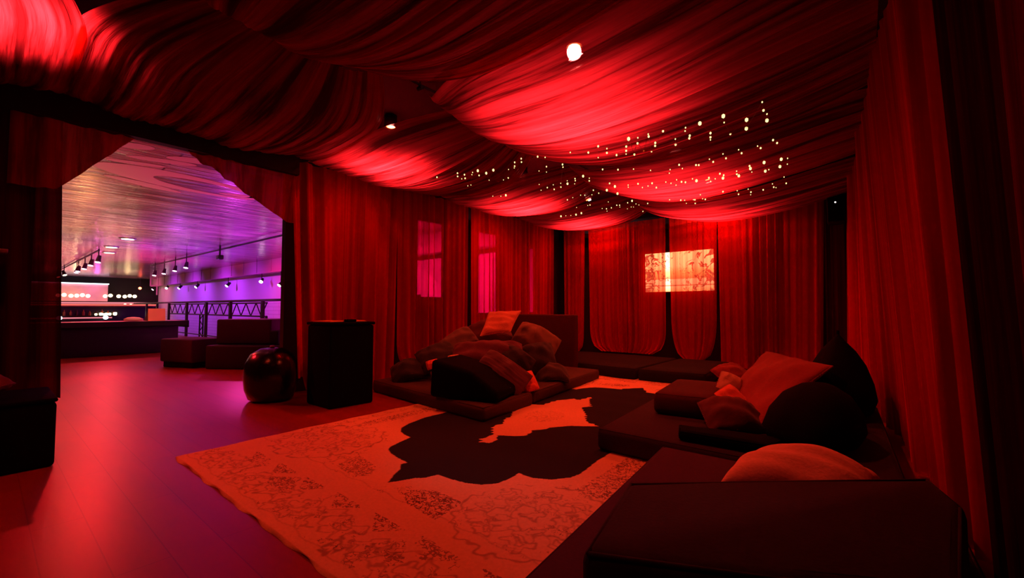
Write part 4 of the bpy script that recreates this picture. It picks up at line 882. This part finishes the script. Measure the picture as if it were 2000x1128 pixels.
# foam sofas
GS = 'foam seats in the club'
t = empty('foam_bench', (-9.85, 2.55, 0), 'low dark foam bench next to the stacked foam sofa', 'bench', GS, R(20))
slab('seat', rect(-.42, .42, -.30, .34), .1, .52, M['sofa_purple'], t, .03, 3); slab('base', rect(-.38, .38, -.26, .30), 0, .1, M['black'], t, .01, 2)
t = empty('foam_sofa', (-8.85, 3.25, 0), 'large dark foam sofa, the pouf and railing either side', 'sofa', GS, R(35))
slab('base', rect(-.62, .80, -.42, .50), 0, .42, M['sofa_dark'], t, .03, 3)
slab('backrest', rect(-.60, .45, -.20, .48), .425, .88, M['sofa_purple'], t, .03, 3)
slab('armrest', rect(.46, .62, -.25, .46), .425, .68, M['sofa_dark'], t, .03, 3)

# back bar at the end of the club
t = empty('bar_counter', (-30, 2.0, 0), 'lit bar counter with red glowing edge across the club', 'bar counter')
box('front', -.4, .3, -4.5, 3.9, 0, 1.14, M['counter'], t, .02); box('top', -.5, .42, -4.6, 4.0, 1.14, 1.20, M['counter_top'], t)
box('glow_strip', .42, .44, -4.6, 4.0, 1.20, 1.26, M['led_red'], t); box('ledge', .30, .62, -4.5, 2.4, .66, .70, M['vinyl_red'], t); box('led_strip', .60, .63, -4.4, 2.2, .56, .62, M['led_pinkrail'], t)
for i, y in enumerate([2.35, 3.95]):
    o = tube('marker_light', (-29.33, y, .60), (-29.25, y, .60), .10, M['led_ice'], None, 12); tag(o, 'icy white marker light low on the bar front, %s' % ['the left one', 'the right one'][i], 'light', 'marker lights on the bar front')
bottle_rng = random.Random(3)
for i in range(14):
    y = 2.3 + i * .22; h = .22 + bottle_rng.random() * .1
    bm = bmesh.new(); bm_lathe(bm, [(.045, 0), (.05, .02), (.05, h * .6), (.018, h * .8), (.018, h)], n=10)
    o = link_bm('bottle', bm, M['amber_bottle'] if i % 3 else M['dark_bottle'], None, True); o.location = (-29.52, y if y < 4.3 else 4.3 + (y - 4.3) * .01 + .0, .70)
    if y > 4.35: bpy.data.objects.remove(o); continue
    tag(o, 'small bottle on the ledge of the far bar', 'bottle', 'bottles on the bar ledge')
for i, (y, z, s) in enumerate([(3.62, .92, .10), (3.80, .90, .13), (4.0, .88, .12), (4.12, .78, .12), (4.32, .74, .15), (3.9, .76, .10), (4.75, .76, .09), (4.98, .76, .08), (4.5, .92, .06), (5.1, .9, .05)]):
    bm = bmesh.new(); bm_lathe(bm, [(s * .35, 0), (s * .5, s * .3), (s * .5, s * .9), (s * .3, s)], n=10)
    o = link_bm('candle', bm, M['candle'], None, True); o.location = (-29.50, y, .705 if y < 4.4 else .75); o.location.z = max(.701, z - .1) if False else .701
    if y > 4.38: o.location = (-29.86 + .0, y, 1.201)
    tag(o, 'glowing candle on the far bar, cup number among similar cups', 'candle', 'candles on the far bar'); o['label'] = 'small glowing candle cup on the far bar'
# back-bar display with lit panel
t = empty('backbar_display', (-38.6, 3.2, 0), 'wide lit back-bar panel under a white strip on the dark end wall', 'display')
PM = mat('backbar_panel', (.75, .35, .42), .5, var=.3, bscale=1.2)
box('panel', 0, .1, -4, 2.05, 1.50, 2.60, PM, t); box('light_strip', .1, .22, -3.9, 2.08, 2.60, 2.66, M['led_ice'], t)
box('shelf', .0, .6, -4, 4.2, 1.34, 1.44, M['led_pinkrail'], t)
point('backbar_light', (-37.6, 4.6, 2.2), (1, .12, .8), 14); point('backbar_light', (-37.6, 2.4, 2.3), (1, .25, .2), 12)
for i, y in enumerate([2.95, 3.2, 3.5, 3.75, 4.0, 4.25, 5.05, 5.3, 5.7, 6.0, 6.25, 6.5]):
    bm = bmesh.new(); bmesh.ops.create_icosphere(bm, subdivisions=2, radius=.11); 
    o = link_bm('globe_lamp', bm, M['candle'], None, True); o.location = (-37.9, y, 1.84 + .03 * math.sin(i * 2)); 
    tag(o, 'small warm globe lamp in the row along the back bar', 'lamp', 'globe lamps along the back bar')
point('backbar_glow', (-37.3, 3.6, 1.9), (1, .7, .3), 14); point('backbar_glow', (-37.3, 6.0, 1.9), (1, .7, .3), 10)
t = empty('wall_bracket', (-37.5, 7.45, 2.55), 'pale square bracket sign at the start of the fascia', 'bracket')
bm = bmesh.new()
for q in [(-.02, .02, -.25, -.18, 0, .55), (-.02, .02, .1, .17, -.6, .55), (-.02, .02, -.18, .1, .48, .55), (-.02, .02, -.18, .1, 0, .07)]: bm_box(bm, *q)
link_bm('letter_shape', bm, mat('pale_sign', (.9, .6, .7), .5), t)
bpy.context.view_layer.update()
